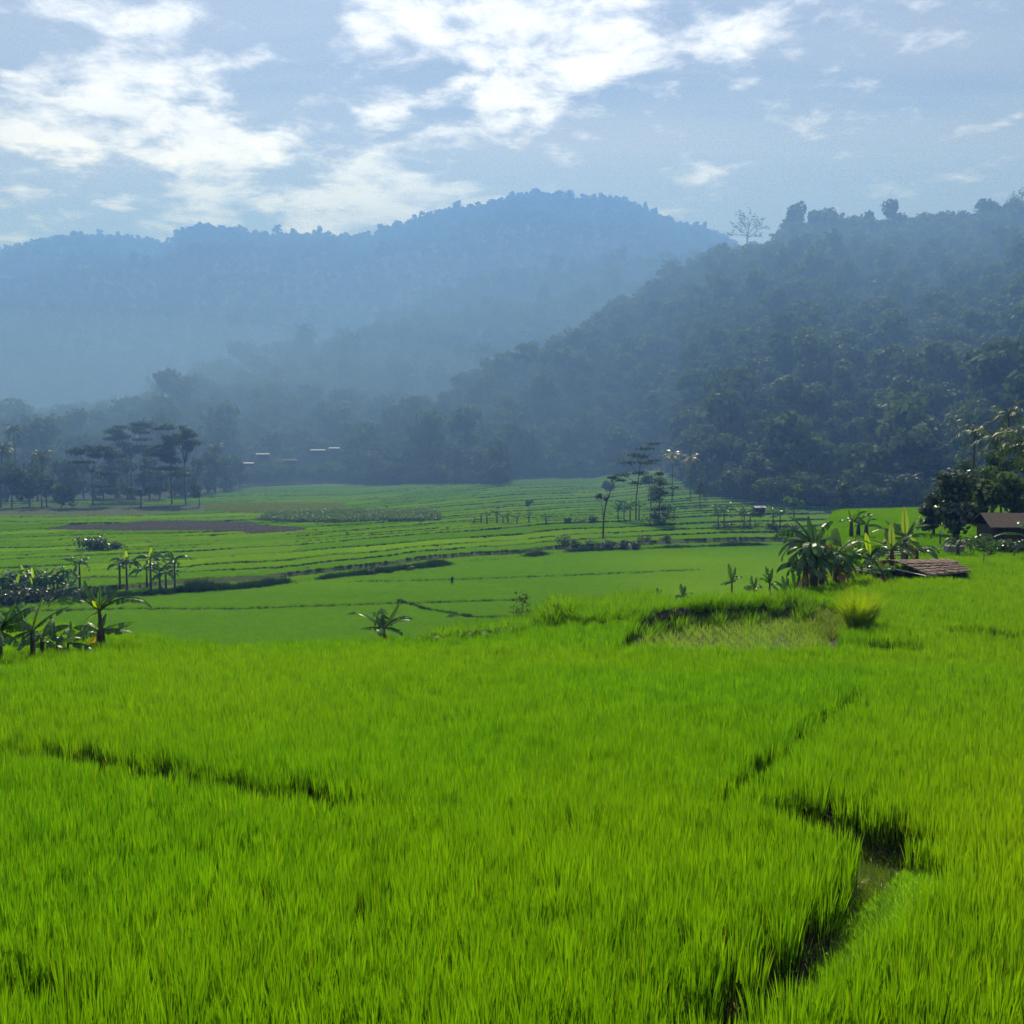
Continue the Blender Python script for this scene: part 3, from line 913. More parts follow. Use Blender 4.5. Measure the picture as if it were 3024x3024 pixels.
def broad_crown(seed, R=4.5, H=6.0, base=3.0, lumps=9, per=48, size=1.0):
    rg = np.random.default_rng(seed); mb = MB()
    for i in range(lumps):
        a = rg.uniform(0, 6.28); q = R * .62 * math.sqrt(rg.uniform())
        z = base + H * rg.uniform(.2, .95)
        q *= 1.0 - .55 * max(0, (z - base) / H - .5)
        leaf_quads(mb, (q * math.cos(a), q * math.sin(a), z), R * rg.uniform(.34, .55), per, size, rg, .8)
    return mb
def trunk_mb(h, r, seed, limbs=4, spread=2.5, top=None):
    rg = np.random.default_rng(seed); mb = MB()
    b1, b2 = rg.normal(0, .04 * h, 2)
    mb.tube([(0, 0, -.6), (0, 0, .1), (b1 * .4, b2 * .4, h * .4), (b1, b2, h * .8), (b1 * 1.2, b2 * 1.2, h)], [r * 1.35, r * 1.1, r * .8, r * .55, r * .3], 7)
    for i in range(limbs):
        a = rg.uniform(0, 6.28); z = h * rg.uniform(.45, .85)
        mb.tube([(b1 * .6, b2 * .6, z), (spread * .5 * math.cos(a), spread * .5 * math.sin(a), z + h * .12), (spread * math.cos(a), spread * math.sin(a), z + h * .2)],
                [r * .45, r * .3, r * .12], 5)
    return mb

def umbrella_tree(seed, h, pads, r=.3):
    """albizia: tall bare trunk, forking limbs, flat leaf pads; pads = (x, y, z, radius, thickness)"""
    rg = np.random.default_rng(seed); tr = MB(); cr = MB()
    fork = h * .55
    tr.tube([(0, 0, -.6), (0, 0, .2), (rg.normal(0, .2), rg.normal(0, .2), fork * .5), (0, 0, fork)], [r * 1.4, r, r * .8, r * .65], 7)
    for (x, y, z, pr, th) in pads:
        mx, my, mz = x * .45, y * .45, fork * .45 + z * .5
        z0 = min(fork, z * .8)
        tr.tube([(0, 0, z0), (mx, my, max(mz, z0 + .3)), (x, y, z - th * .3)], [r * .5, r * .32, r * .1], 5)
        n = int(24 * pr * pr) + 40
        leaf_quads(cr, (x, y, z), pr, n, .75, rg, th / pr, .35, .9)
    return tr, cr

def frond(mb, base, az, elev, L, droop, w, rg, mi=0, segs=9):
    """palm frond: arched rib with hanging leaflets on both sides"""
    p = Vector(base); e = elev; pts = [p.copy()]; sl = L / segs
    for k in range(segs):
        p = p + Vector((math.cos(az) * math.cos(e), math.sin(az) * math.cos(e), math.sin(e))) * sl
        pts.append(p.copy()); e -= droop / segs * (1 + k / segs)
    side = Vector((-math.sin(az), math.cos(az), 0))
    for k in range(1, segs):
        q = k / segs
        lw = w * math.sin(pi * min(1, q * 1.05 + .08)) ** .6
        d = (pts[k + 1] - pts[k])
        for sg in (-1, 1):
            tip = pts[k] + side * sg * lw * .85 + d * 1.1 + Vector((0, 0, -lw * rg.uniform(.25, .7)))
            mb.add([pts[k] - d * .25, pts[k] + d * .55, tip], [(0, 1, 2)], float(rg.uniform()), mi)
    mb.tube(pts, [.05 - .045 * i / segs for i in range(segs + 1)], 4, .3, mi, False)

def palm_parts(seed, h, lean, nf=18, L=3.6):
    rg = np.random.default_rng(seed)
    tr = MB()
    top = Vector((lean[0], lean[1], h))
    tr.tube([(0, 0, -.5), (lean[0] * .1, lean[1] * .1, h * .25), (lean[0] * .45, lean[1] * .45, h * .65), top], [.22, .16, .14, .12], 7)
    fr = []
    for i in range(nf):
        mb = MB()
        az = 2.4 * i + rg.normal(0, .2)
        el = 1.25 - 1.75 * (i / nf) + rg.normal(0, .1)
        frond(mb, (0, 0, 0), az, el, L * rg.uniform(.85, 1.1), 1.1 + .5 * rg.uniform(), .22 * L, rg)
        fr.append(mb)
    return tr, fr, top

ORD = ['first', 'second', 'third', 'fourth', 'fifth', 'sixth', 'seventh', 'eighth', 'ninth', 'tenth', 'eleventh', 'twelfth', 'thirteenth', 'fourteenth', 'fifteenth', 'sixteenth',
       'seventeenth', 'eighteenth', 'nineteenth', 'twentieth', 'twenty first', 'twenty second', 'twenty third', 'twenty fourth']
MARKS = [(300, 'bright tin roofs'), (385, 'lone banana plant on the brow'), (452, 'person in the field'), (522, 'thin weed on the brow'), (603, 'thin leaning tree'), (659, 'dense bushy tree'), (722, 'left dark hump'),
         (775, 'right dark hump'), (815, 'bulky banana plant'), (862, 'bright tussock'), (906, 'tall glowing banana leaf'), (958, 'dark barn trees'), (1010, 'barn')]
def place_words(items):
    """items: (px, key) -> 'third right of ...' counted from the nearest landmark on the left"""
    out = {}; cnt = {}
    for px, key in sorted(items):
        m = [n for q, n in MARKS if q <= px][-1]
        cnt[m] = cnt.get(m, 0) + 1
        out[key] = '%s right of the %s' % (ORD[cnt[m] - 1], m)
    return out
# ------------------------------------------------------------------ banana plants
def banana_leaf(L, elev, droop, w, rg, torn=.5, petiole=.22, twist=0.0, segs=12, fold=.35):
    """leaf along +X: petiole, arched midrib, two blade halves, torn into strips"""
    mb = MB(); p = Vector((0, 0, 0)); e = elev; pts = []; sl = L / segs; pts.append(p.copy())
    for k in range(segs):
        p = p + Vector((math.cos(e), 0, math.sin(e))) * sl
        pts.append(p.copy()); e -= droop / segs * (.45 + 1.1 * k / segs)
    mb.tube(pts, [.028 * (L ** .5) * (1 - .85 * i / segs) + .003 for i in range(segs + 1)], 4, .9, 0, False)
    k0 = max(1, int(petiole * segs))
    tw = Matrix.Rotation(twist, 3, 'X')
    for sg in (-1, 1):
        sag = fold
        for k in range(k0, segs):
            if rg.uniform() < torn: sag = fold + rg.uniform(-.35, 1.0)
            q0 = (k - k0) / (segs - k0); q1 = (k + 1 - k0) / (segs - k0)
            prof = lambda q: w * .5 * (math.sin(pi * min(1.0, (q * .93 + .07)) ** .82)) ** .55 if q < 1 else w * .04
            w0, w1 = prof(q0), prof(q1)
            gap = .10 if rg.uniform() < torn else 0.0
            d = pts[k + 1] - pts[k]
            sd = tw @ Vector((0, sg * math.cos(sag), -math.sin(sag)))
            a, b = pts[k] + d * gap, pts[k + 1] - d * gap * .5
            sw = d * .35
            mid0 = a + sd * w0 * .55 + sw * .4; mid1 = b + sd * w1 * .55 + sw * .4
            sd2 = tw @ Vector((0, sg * math.cos(sag + .35), -math.sin(sag + .35)))
            t0 = mid0 + sd2 * w0 * .5 + sw * .5; t1 = mid1 + sd2 * w1 * .5 + sw * (.5 - gap)
            mb.add([a, b, mid1, mid0, t1, t0], [(0, 1, 2, 3), (3, 2, 4, 5)], float(rg.uniform(.2, .8)))
    return mb

def banana_plant(loc, h, leaves, label, seed=0, rz=0.0, r=.10, name='banana_plant', group='banana plants', dead=0, lean=(0, 0)):
    """leaves: list of (azimuth deg, start elevation deg, length, droop deg, width, kind)"""
    rg = np.random.default_rng(seed)
    o = thing(name, label, 'banana plant', loc, rz, group)
    tb = MB(); lx, ly = lean
    tb.tube([(0, 0, -.25), (0, 0, .02), (lx * .5, ly * .5, h * .5), (lx, ly, h * .92), (lx, ly, h * 1.02)], [r * 1.35, r * 1.15, r * .95, r * .7, r * .45], 8)
    link('trunk', tb.mesh('banana_trunk', MAT['stem'], True), parent=o)
    for lf in leaves:
        az, el, L, dr, w = lf[:5]; kd = lf[5] if len(lf) > 5 else 'm'
        if kd == 'm': dr, w = dr * 1.12 + 8, w * 1.22
        torn = {'m': .55, 'y': .04, 'd': .7, 's': .15}[kd]
        mb = banana_leaf(L, math.radians(el), math.radians(dr), w, rg, torn, twist=rg.normal(0, .25), fold=(.12 if kd == 'y' else .26))
        mat = {'m': MAT['banana'], 's': MAT['banana'], 'y': MAT['banana_young'], 'd': MAT['banana_dead']}[kd]
        q = link('leaf', mb.mesh('banana_leaf', mat), (lx, ly, h * (.97 if kd != 'd' else .85)), o)
        q.rotation_euler = (0, 0, math.radians(az))
        if kd == 'y': q['label'] = 'young yellow green leaf'
        if kd == 'd': q['label'] = 'dry brown leaf'
    return o

def auto_leaves(rg, n, L, w, young=1, dead=1):
    out = []
    for i in range(n):
        out.append((i * 137.5 + rg.normal(0, 22), rg.uniform(5, 72), L * rg.uniform(.65, 1.2), rg.uniform(50, 130), w * rg.uniform(.75, 1.2), 'm'))
    for i in range(young): out.append((rg.uniform(0, 360), rg.uniform(72, 84), L * rg.uniform(.6, .85), rg.uniform(8, 30), w * .8, 'y'))
    for i in range(dead): out.append((rg.uniform(0, 360), -rg.uniform(20, 50), L * .7, 45, w * .6, 'd'))
    return out

def at_ground(px, py, h=0.0):
    p = hit(px, py, h); return (p[0], p[1], gz(p[0], p[1]))
def at_dist(px, d):
    x = (px - 512) / F_PX * d / cp
    return (x, d, gz(x, d))

def build_bananas():
    rg = np.random.default_rng(5)
    # ---- lone plant on the brow
    b = at_dist(383.3, 36.2)
    sc_ = 36.2 / F_PX
    banana_plant((b[0], b[1], b[2]), .95, [
        (175, 42, 1.05, 25, .30, 'm'), (195, 12, .85, 20, .28, 'm'), (150, 60, .75, 25, .36, 'm'), (110, 66, .85, 30, .40, 'm'),
        (32, 58, 1.15, 6, .34, 'y'), (8, 48, 1.15, 70, .30, 'm'), (-15, 40, 1.15, 66, .32, 's'), (-28, 14, .85, 62, .28, 'm'),
        (-100, 5, .60, 60, .34, 's'), (-60, -35, .5, 25, .16, 'd')], 'lone young banana plant on the brow of the near rice field', 11, r=.06)
    # ---- left foreground clump (px of stem, py of stem foot, stem height m, leaves)
    def S(px, py, h, leaves, label, seed, r=.09, lean=(0, 0)):
        p = at_ground(px, py)
        banana_plant(p, h, leaves, label, seed, r=r, group='banana plants in the left foreground', lean=lean)
    S(1, 680, 1.45, [(20, 55, 1.3, 50, .42), (-10, 35, 1.2, 60, .40), (60, 62, 1.2, 40, .4), (200, 45, 1.3, 60, .4), (-60, 20, 1.1, 80, .42), (120, 50, 1.2, 60, .4), (-20, -5, .9, 50, .36), (10, 68, 1.0, 20, .34, 's')],
      'banana plant cut by the left edge of the picture beside the foreground clump', 21, .085)
    S(33.5, 674, 1.35, [(62, 72, 1.05, 12, .34, 'y'), (165, 50, 1.25, 55, .36, 'm'), (185, 22, 1.0, 40, .30), (15, 45, 1.3, 22, .26, 'm'), (-40, 10, .7, 60, .34), (200, -5, .8, 50, .3), (240, -30, .7, 30, .3, 'm')],
      'banana plant with one upright glowing yellow green leaf at the left', 22, .085)
    S(43, 671, 1.05, [(20, 52, .9, 60, .34), (160, 35, .9, 70, .34), (-30, 5, .7, 60, .3), (80, 60, .8, 40, .3), (220, 15, .7, 60, .3)],
      'short dark banana stem just right of the plant with the glowing leaf', 23, .085)
    S(57.5, 669, .75, [(120, 62, .9, 30, .36, 's'), (20, 45, .85, 70, .34), (190, 30, .8, 70, .32), (-40, 20, .75, 70, .34), (80, 55, .8, 40, .3)],
      'knee high banana sucker in the middle of the left clump', 24, .05)
    S(68.5, 666, .75, [(95, 70, .75, 15, .42, 's'), (10, 38, 1.0, 45, .34, 'm'), (170, 42, .8, 60, .32), (-15, 8, 1.1, 40, .30), (25, 52, .8, 50, .34, 's')],
      'small banana plant with a broad dark cupped leaf in the left clump', 25, .05)
    S(99, 661, 1.05, [(15, 22, 1.15, 18, .34), (-5, 12, 1.2, 25, .34), (170, 28, .95, 50, .34), (190, 5, .7, 40, .3), (75, 60, .7, 30, .3, 's'), (160, -30, .6, 50, .26, 'd')],
      'banana plant with flat spreading leaves at the foot of the tallest one', 26, .075)
    S(105, 661, 1.75, [(178, 42, 2.0, 92, .30, 'm'), (2, 40, 1.95, 86, .34, 'm'), (160, 58, 1.15, -6, .42, 's'), (20, 62, .95, 42, .36, 'm'), (95, 84, .85, 5, .14, 's'), (60, 70, .6, 30, .26, 'y'), (250, 66, .5, 40, .24, 'y'), (150, 70, .5, 40, .22, 'y'), (230, -20, .6, 30, .2, 'y')],
      'tallest banana plant of the left foreground clump with two long arching leaves', 27, .085, lean=(-.14, 0))
    S(14, 672, .4, auto_leaves(rg, 4, .6, .22, 0, 0), 'small sucker between the two leftmost banana stems', 28, .04)
    S(24, 674, .35, auto_leaves(rg, 4, .55, .2, 0, 0), 'small sucker left of the plant with the glowing leaf', 29, .04)
    S(85, 662, .4, auto_leaves(rg, 4, .6, .22, 0, 1), 'small sucker in the rice left of the tallest banana plant', 30, .04)
    # ---- mid left row on the grassy bank
    row = [(3, 603, 3.2, 'leftmost banana plant of the dense mid distance grove'), (11, 601, 2.9, None), (17, 604, 2.5, None), (26, 599, 3.1, None), (35, 601, 2.8, None), (45, 599, 2.7, None), (54, 598, 2.5, None),
           (64, 597, 3.4, 'banana plant with a pale upright leaf at the right end of the dense grove'), (80, 590, 3.6, 'slim banana plant standing apart right of the dense grove'),
           (120, 588, 3.2, 'thin banana stem left of the pair on the grassy bank'), (127, 592, 4.4, 'banana plant with an upright yellow heart leaf on the grassy bank'),
           (147, 589, 2.9, 'short banana plant with yellow young leaves on the grassy bank'), (151, 593, 5.0, 'tallest banana plant on the grassy bank in the mid distance'),
           (160, 592, 3.0, 'banana plant with a hanging orange dry leaf on the grassy bank'), (166, 591, 2.6, 'small banana plant under the rightmost pair on the bank'),
           (175, 591, 4.6, 'rightmost banana plant of the mid distance row on the bank')]
    no = 0
    for i, (px, py, h, lab) in enumerate(row):
        p = at_ground(px, py)
        if lab is None:
            lab = 'banana plant in the front of the dense dark grove, %s from the left' % ORD[no]; no += 1
        banana_plant(p, h * 1.12, auto_leaves(rg, 9 if h > 2.8 else 8, 2.9, .75, 1, 1 if i in (5, 13) else 0), lab or 'banana plant inside the dense dark grove at the left',
                     100 + i, r=.16, group='banana plants on the mid distance bank')
    for i in range(14):
        px = -4 + 5.6 * i + rg.uniform(-2, 2); p = at_ground(px, 596 + rg.uniform(-3, 8))
        banana_plant(p, rg.uniform(1.6, 3.2), auto_leaves(rg, 8, 2.6, .7, i % 3 == 0, i % 4 == 0), 'banana plant hidden deep in the dense dark grove, %s from the left' % ORD[i], 140 + i, r=.16, group='banana plants on the mid distance bank')
    # ---- right clump beside the shelter
    def R(px, d, h, leaves, label, seed, r=.14, lean=(0, 0)):
        banana_plant(at_dist(px, d), h, leaves, label, seed, r=r, group='banana plants by the thatched shelter', lean=lean)
    R(815, 47.6, 2.55, [(175, 52, 2.3, 105, .52), (190, 25, 2.1, 95, .5), (150, 62, 1.8, 40, .46, 's'), (100, 74, 1.5, 30, .5, 's'), (40, 58, 1.9, 50, .46), (10, 35, 1.6, 90, .5), (200, -5, 1.8, 70, .5), (215, -30, 1.8, 45, .46),
                        (-50, 10, 1.4, 90, .5), (-110, -15, 1.4, 70, .5), (240, 30, 1.6, 110, .5), (20, 58, .8, 8, .44, 'y'), (30, 20, 1.2, 20, .34, 'd'), (-70, -40, 1.5, 40, .5, 'd'), (-130, -50, 1.5, 30, .5, 'd'), (170, 10, 1.9, 90, .6), (-20, -10, 1.6, 80, .6), (-80, -25, 1.7, 60, .6), (-140, -10, 1.8, 80, .6), (-40, -35, 1.7, 50, .6), (130, 35, 1.9, 80, .6), (-100, 30, 1.6, 110, .6)],
      'bulky banana plant with ragged hanging leaves left of the shelter', 41, .2)
    R(807, 47.0, 1.5, auto_leaves(rg, 6, 1.6, .45, 0, 2), 'shorter banana plant pressed against the bulky one on its left', 42, .16)
    R(823, 48.2, 1.6, auto_leaves(rg, 6, 1.4, .45, 0, 2), 'shorter banana plant filling the gap between the two dark stems', 43, .15)
    R(838, 49.0, 2.0, [(100, 60, 1.4, 70, .55, 'y'), (75, 66, 1.5, 40, .6, 'y'), (160, 48, 1.6, 95, .5), (5, 50, 1.9, 80, .45), (20, 20, 1.6, 80, .4), (190, 15, 1.3, 80, .45), (-20, -20, 1.5, 70, .42), (-60, 0, 1.3, 90, .5), (-90, -40, 1.4, 40, .5, 'd'), (-30, -55, 1.3, 20, .42, 'd'), (-70, -20, 1.5, 60, .55), (-120, 5, 1.5, 90, .55), (-10, 0, 1.6, 80, .5)],
      'banana plant with broad sunlit yellow green leaves left of the bamboo poles', 44, .18)
    R(848, 50.6, 1.45, auto_leaves(rg, 6, 1.7, .5, 2, 1) + [(60, 62, 1.3, 30, .5, 'y'), (130, 50, 1.4, 60, .5, 'y'), (20, 40, 1.5, 70, .45, 'y')], 'sunlit banana plant with yellow green leaves between the clump and the bamboo poles', 49, .12)
    R(871, 53.5, 1.35, auto_leaves(rg, 7, 1.8, .45, 1, 1) + [(150, 45, 1.7, 70, .4, 'y'), (30, 42, 1.7, 75, .4, 'y')], 'arching banana plant with pale leaves just left of the shelter roof', 50, .12)
    R(893, 56.5, 1.5, auto_leaves(rg, 7, 1.9, .45, 1, 2) + [(170, 40, 2.0, 80, .4, 'y'), (100, 66, 1.3, 30, .45, 'y')], 'banana plant behind the left end of the shelter roof', 51, .14)
    R(918, 58.0, 1.3, auto_leaves(rg, 7, 1.7, .42, 1, 1), 'banana plant behind the middle of the shelter roof', 52, .13)
    R(884, 50.2, .95, auto_leaves(rg, 7, 1.2, .34, 1, 2), 'low banana plant with grey bent leaves at the left gable of the shelter', 45, .12)
    R(862, 52.5, .9, auto_leaves(rg, 5, 1.3, .3, 0, 1), 'low banana plant with arching pale leaves above the bamboo poles', 46, .1)
    R(906, 57.5, 2.1, [(84, 79, 1.8, 10, .44, 'y'), (120, 66, 1.2, 45, .5, 'm'), (150, 52, 1.5, 30, .44, 'y'), (10, 52, 1.8, 60, .34), (25, 60, 1.6, 20, .26), (0, 30, 1.7, 70, .4), (178, 40, 2.2, 75, .34), (185, 10, 1.7, 70, .4), (200, -20, 1.4, 60, .4), (-20, -15, 1.5, 60, .4), (-60, -20, 1.1, 60, .45, 'd'), (-120, -40, 1.1, 40, .45, 'd')],
      'banana plant behind the shelter with one tall glowing upright leaf', 47, .2)
    R(1031, 61, 1.9, [(172, 22, 2.3, 55, .22, 'm'), (200, -15, 1.7, 60, .3), (100, 60, 1.6, 60, .4), (10, 30, 1.5, 60, .4), (230, 30, 1.2, 70, .4)],
      'banana plant at the right edge reaching one long pale leaf into the picture', 48, .15)
    # suckers on the berm
    for i, (px, d, h, L, lab) in enumerate([(733, 48.2, .75, .95, 'young banana sucker with two upright leaves on the berm'), (771, 48.6, .55, .9, 'banana sucker with one upright leaf in the middle of the berm'),
                                            (755, 48.4, .3, .7, 'low banana sucker between the two taller ones on the berm'), (798, 47.2, .4, 1.0, 'low bushy banana sucker at the foot of the bulky plant'),
                                            (787, 47.0, .35, .8, 'low banana sucker just left of the bulky plant'), (660, 46.5, .45, .6, 'tiny banana sucker at the left part of the berm'), (684, 47.2, .45, .65, 'tiny banana sucker right of the first one on the berm')]):
        lv = auto_leaves(rg, 5, L * .85, .24, 0, 0) + [(110, 72, L, 8, .26, 's'), (55, 68, L * .9, 12, .2, 's')]
        R(px, d, h, lv, lab, 60 + i, .05)
    # ---- small far plants: stem and joined crown
    def far_banana(px, py, hp, label, seed, group):
        p = at_ground(px, py); d = p[1]; H = hp * d / F_PX
        r2 = np.random.default_rng(seed); o = thing('banana_plant', label, 'banana plant', p, r2.uniform(0, 6), group)
        tb = MB(); tb.tube([(0, 0, -.2), (0, 0, H * .35), (0, 0, H * .66)], [.2, .17, .12], 6)
        link('trunk', tb.mesh('banana_trunk', MAT['stem'], True), parent=o)
        cb = MB()
        for lf in auto_leaves(r2, 6, H * .62, H * .17, 1, 0):
            m = banana_leaf(lf[2], math.radians(lf[1]), math.radians(lf[3]), lf[4], r2, .5, segs=7)
            R_ = Matrix.Rotation(math.radians(lf[0]), 3, 'Z')
            cb.add([R_ @ Vector(v) + Vector((0, 0, H * .64)) for v in m.v], m.f, m.t)
        link('crown', cb.mesh('banana_crown', MAT['banana']), parent=o)
    for i, (px, hp) in enumerate([(474, 9), (481, 11), (487, 13), (497, 14), (503, 11), (508, 13), (517, 10), (529, 12), (546, 11)]):
        far_banana(px, 524.5 - .6 * (i % 2), hp, 'tiny banana plant, %s from the left in the thin row across the middle terraces' % ORD[i], 200 + i, 'row of tiny banana plants')
    for i, (px, hp) in enumerate([(618, 17), (624, 20), (630, 22), (639, 19), (668, 18), (674, 16)]):
        far_banana(px, 521, hp, 'banana plant, %s from the left in the thicket under the flat topped trees' % ORD[i], 220 + i, 'banana thicket under the flat topped trees')
    for i, (px, hp) in enumerate([(718, 24), (724, 26), (744, 24), (750, 20), (773, 26), (780, 22)]):
        far_banana(px, 530, hp, ['left', 'right'][i % 2] + ' banana plant of two on the ' + ['left dark hump', 'middle dark hump', 'dark hump beside the big banana leaves'][i // 2], 240 + i, 'banana plants on the three dark humps')
    for i, (px, py, hp) in enumerate([(851, 541, 30), (858, 540, 26), (866, 541, 24)]):
        far_banana(px, py, hp, ['left', 'middle', 'right'][i] + ' one of three grey green banana plants behind the bamboo poles', 260 + i, 'banana plants behind the bamboo poles')
build_bananas()

# ------------------------------------------------------------------ bushes, tussock, small plants
def bush(px, py, wp, hp, label, seed, name='bush', cat='bush', group='dark bushes', d=None, mat='bush', lumps=6, size=None):
    p = at_ground(px, py) if d is None else at_dist(px, d)
    d = p[1]; w = wp * d / F_PX * 1.1; h = hp * d / F_PX * 1.35
    rg = np.random.default_rng(seed)
    o = thing(name, label, cat, p, 0, group)
    cb = MB(); tb = MB()
    for i in range(lumps):
        x = rg.uniform(-.38, .38) * w; y = rg.uniform(-.3, .3) * w; z = h * rg.uniform(.25, .62)
        leaf_quads(cb, (x, y, z), min(w, h) * rg.uniform(.36, .5), 80, size or max(.12, h * .14), rg, .9)
        tb.tube([(0, 0, -.1), (x * .6, y * .6, z * .6), (x, y, z)], [.03 * h, .02 * h, .01 * h], 4)
    link('stems', tb.mesh('bush_stems', MAT['bark']), parent=o)
    link('foliage', cb.mesh('bush_foliage', MAT[mat]), parent=o)
    return o

def build_bushes():
    bush(95, 551, 32, 13, 'large dark bush standing alone on the left terraces', 300, lumps=10)
    bush(119, 550, 13, 9, 'smaller dark bush right of the large one on the left terraces', 301)
    bush(563, 550, 12, 9, 'low round bush at the left end of the bund below the leaning tree', 302)
    bush(607, 551, 9, 9, 'left one of three round dark bushes below the leaning tree', 303)
    bush(622, 551, 10, 10, 'middle one of three round dark bushes below the leaning tree', 304)
    bush(633, 551, 10, 9, 'right one of three round dark bushes below the leaning tree', 305)
    for i, (px, py, w, h, lab) in enumerate([(577, 549, 10, 5, 'flat scrub between the round bushes on the bund'), (592, 545, 12, 5, 'scrub at the foot of the leaning tree'), (645, 543, 18, 6, 'long scrub on the bund right of the leaning tree'), (665, 543, 10, 6, 'scrub on the bund below the flat topped trees'),
                                             (568, 523, 5, 6, 'small bush at the left end of the hedge line under the flat topped trees'), (580, 523, 12, 4, 'low hedge left of the flat topped trees'), (592, 523, 7, 7, 'rounded bush at the end of the low hedge'),
                                             (722, 531, 24, 8, 'dark scrub hump under the left small bananas'), (748, 531, 24, 7, 'dark scrub hump under the middle small bananas'), (777, 531, 20, 8, 'dark scrub hump behind the big banana leaves'),
                                             (790, 533, 16, 7, 'low green scrub left of the big banana leaves'), (12, 607, 32, 18, 'dark undergrowth below the left end of the banana grove'), (40, 604, 30, 15, 'dark undergrowth below the middle of the banana grove'), (66, 602, 22, 16, 'dark rounded shrub at the right end of the banana grove'),
                                             (165, 594, 22, 7, 'dark undergrowth below the rightmost bananas on the bank'), (195, 592, 22, 6, 'dark grassy shrub at the end of the bank'), (30, 590, 30, 10, 'green shrub behind the dense banana grove'),
                                             (370, 576, 9, 6, 'small shrub on the edge of the wide lower field'), (410, 572, 8, 5, 'small shrub further along the edge of the wide lower field'), (352, 616, 6, 4, 'tiny shrub on the bund in the wide lower field'), (452, 619, 8, 5, 'small dark shrub on the bund right of the lone banana plant')]):
        bush(px, py, w, h, lab, 310 + i, group='scrub on the bunds')
    # small tree with thin stem in front of the barn, thin weed plant on the brow, bush right of the shelter
    def sapling(px, d, H, W, label, seed, mat, name='sapling', cat='sapling', layers=5):
        p = at_dist(px, d); rg = np.random.default_rng(seed); o = thing(name, label, cat, p, 0, None)
        tb = MB(); cb = MB()
        tb.tube([(0, 0, -.1), (.02, 0, H * .5), (0, .02, H)], [.025, .018, .006], 5)
        for i in range(layers):
            z = H * (.42 + .56 * i / layers)
            for k in range(5):
                a = rg.uniform(0, 6.28); q = W * .5 * rg.uniform(.5, 1) * (1.15 - .8 * i / layers)
                e = Vector((q * math.cos(a), q * math.sin(a), z + rg.uniform(-.05, .15) * H))
                tb.tube([(0, 0, z - .08 * H), e], [.008, .004], 3)
                leaf_quads(cb, e, W * .14, 7, W * .09, rg, .4, .3, .8)
        link('stem', tb.mesh('sapling_stem', MAT['bark']), parent=o)
        link('foliage', cb.mesh('sapling_foliage', MAT[mat]), parent=o)
    sapling(985, 58, 2.3, 1.9, 'thin stemmed little tree with feathery crown in front of the dark barn', 400, 'feather')
    sapling(522, 39.2, 1.75, 1.15, 'tall thin weed with sparse leaves rising from the brow', 401, 'feather', 'tall_weed', 'weed', 7)
    sapling(432, 37.2, .8, .5, 'short leafy weed right of the lone banana plant', 402, 'crop', 'leafy_weed', 'weed', 4)
    bush(962, 571, 22, 14, 'small leafy shrub at the right end of the shelter roof', 403, d=53.5, mat='banana', group=None, size=.22)
    bush(975, 574, 14, 8, 'low dark shrub right of the shelter roof', 404, d=53, mat='bush', group=None, size=.16)
    bush(992, 541, 34, 18, 'dark leafy shrub in front of the barn wall', 406, d=69, mat='banana', group=None, size=.25, lumps=8)
    bush(1022, 541, 30, 14, 'low dark shrub at the right corner of the barn', 407, d=68, mat='bush', group=None, size=.2, lumps=8)
    # bright tussock
    p = at_dist(862, 36.6)
    o = thing('grass_tussock', 'tall bright yellow green grass tussock with a dark foot beside the ditch hole', 'grass tussock', (p[0], p[1], p[2] + .1), 0)
    rg = np.random.default_rng(9); mb = MB()
    t = tuft_mesh('tussock', MAT['tussock'], 1400, 1.75, .33, .016, .25, 4, 405, curl=1.0)
    link('blades', t.data, parent=o)
    # clods of turned soil at the left of the plot
    mb = MB()
    for i in range(150):
        t_ = rg.uniform(); c = PLOT[1] * (1 - t_) + PLOT[2] * t_ + rg.normal(0, .28, 2)
        r = rg.uniform(.06, .17); z = gz(c[0], c[1])
        V = [(c[0] + r * math.cos(a) * rg.uniform(.7, 1.3), c[1] + r * math.sin(a) * rg.uniform(.7, 1.3), z + h_) for h_, a in [(0, q * 1.047) for q in range(6)]]
        V.append((c[0], c[1], z + r * rg.uniform(.7, 1.3)))
        mb.add(V, [(k, (k + 1) % 6, 6) for k in range(6)])
    tag(link('soil_clods', mb.mesh('soil_clods', MAT['mudclod'])), 'dark lumps of turned soil at the left end of the seedling plot', None, None, 'stuff')
build_bushes()

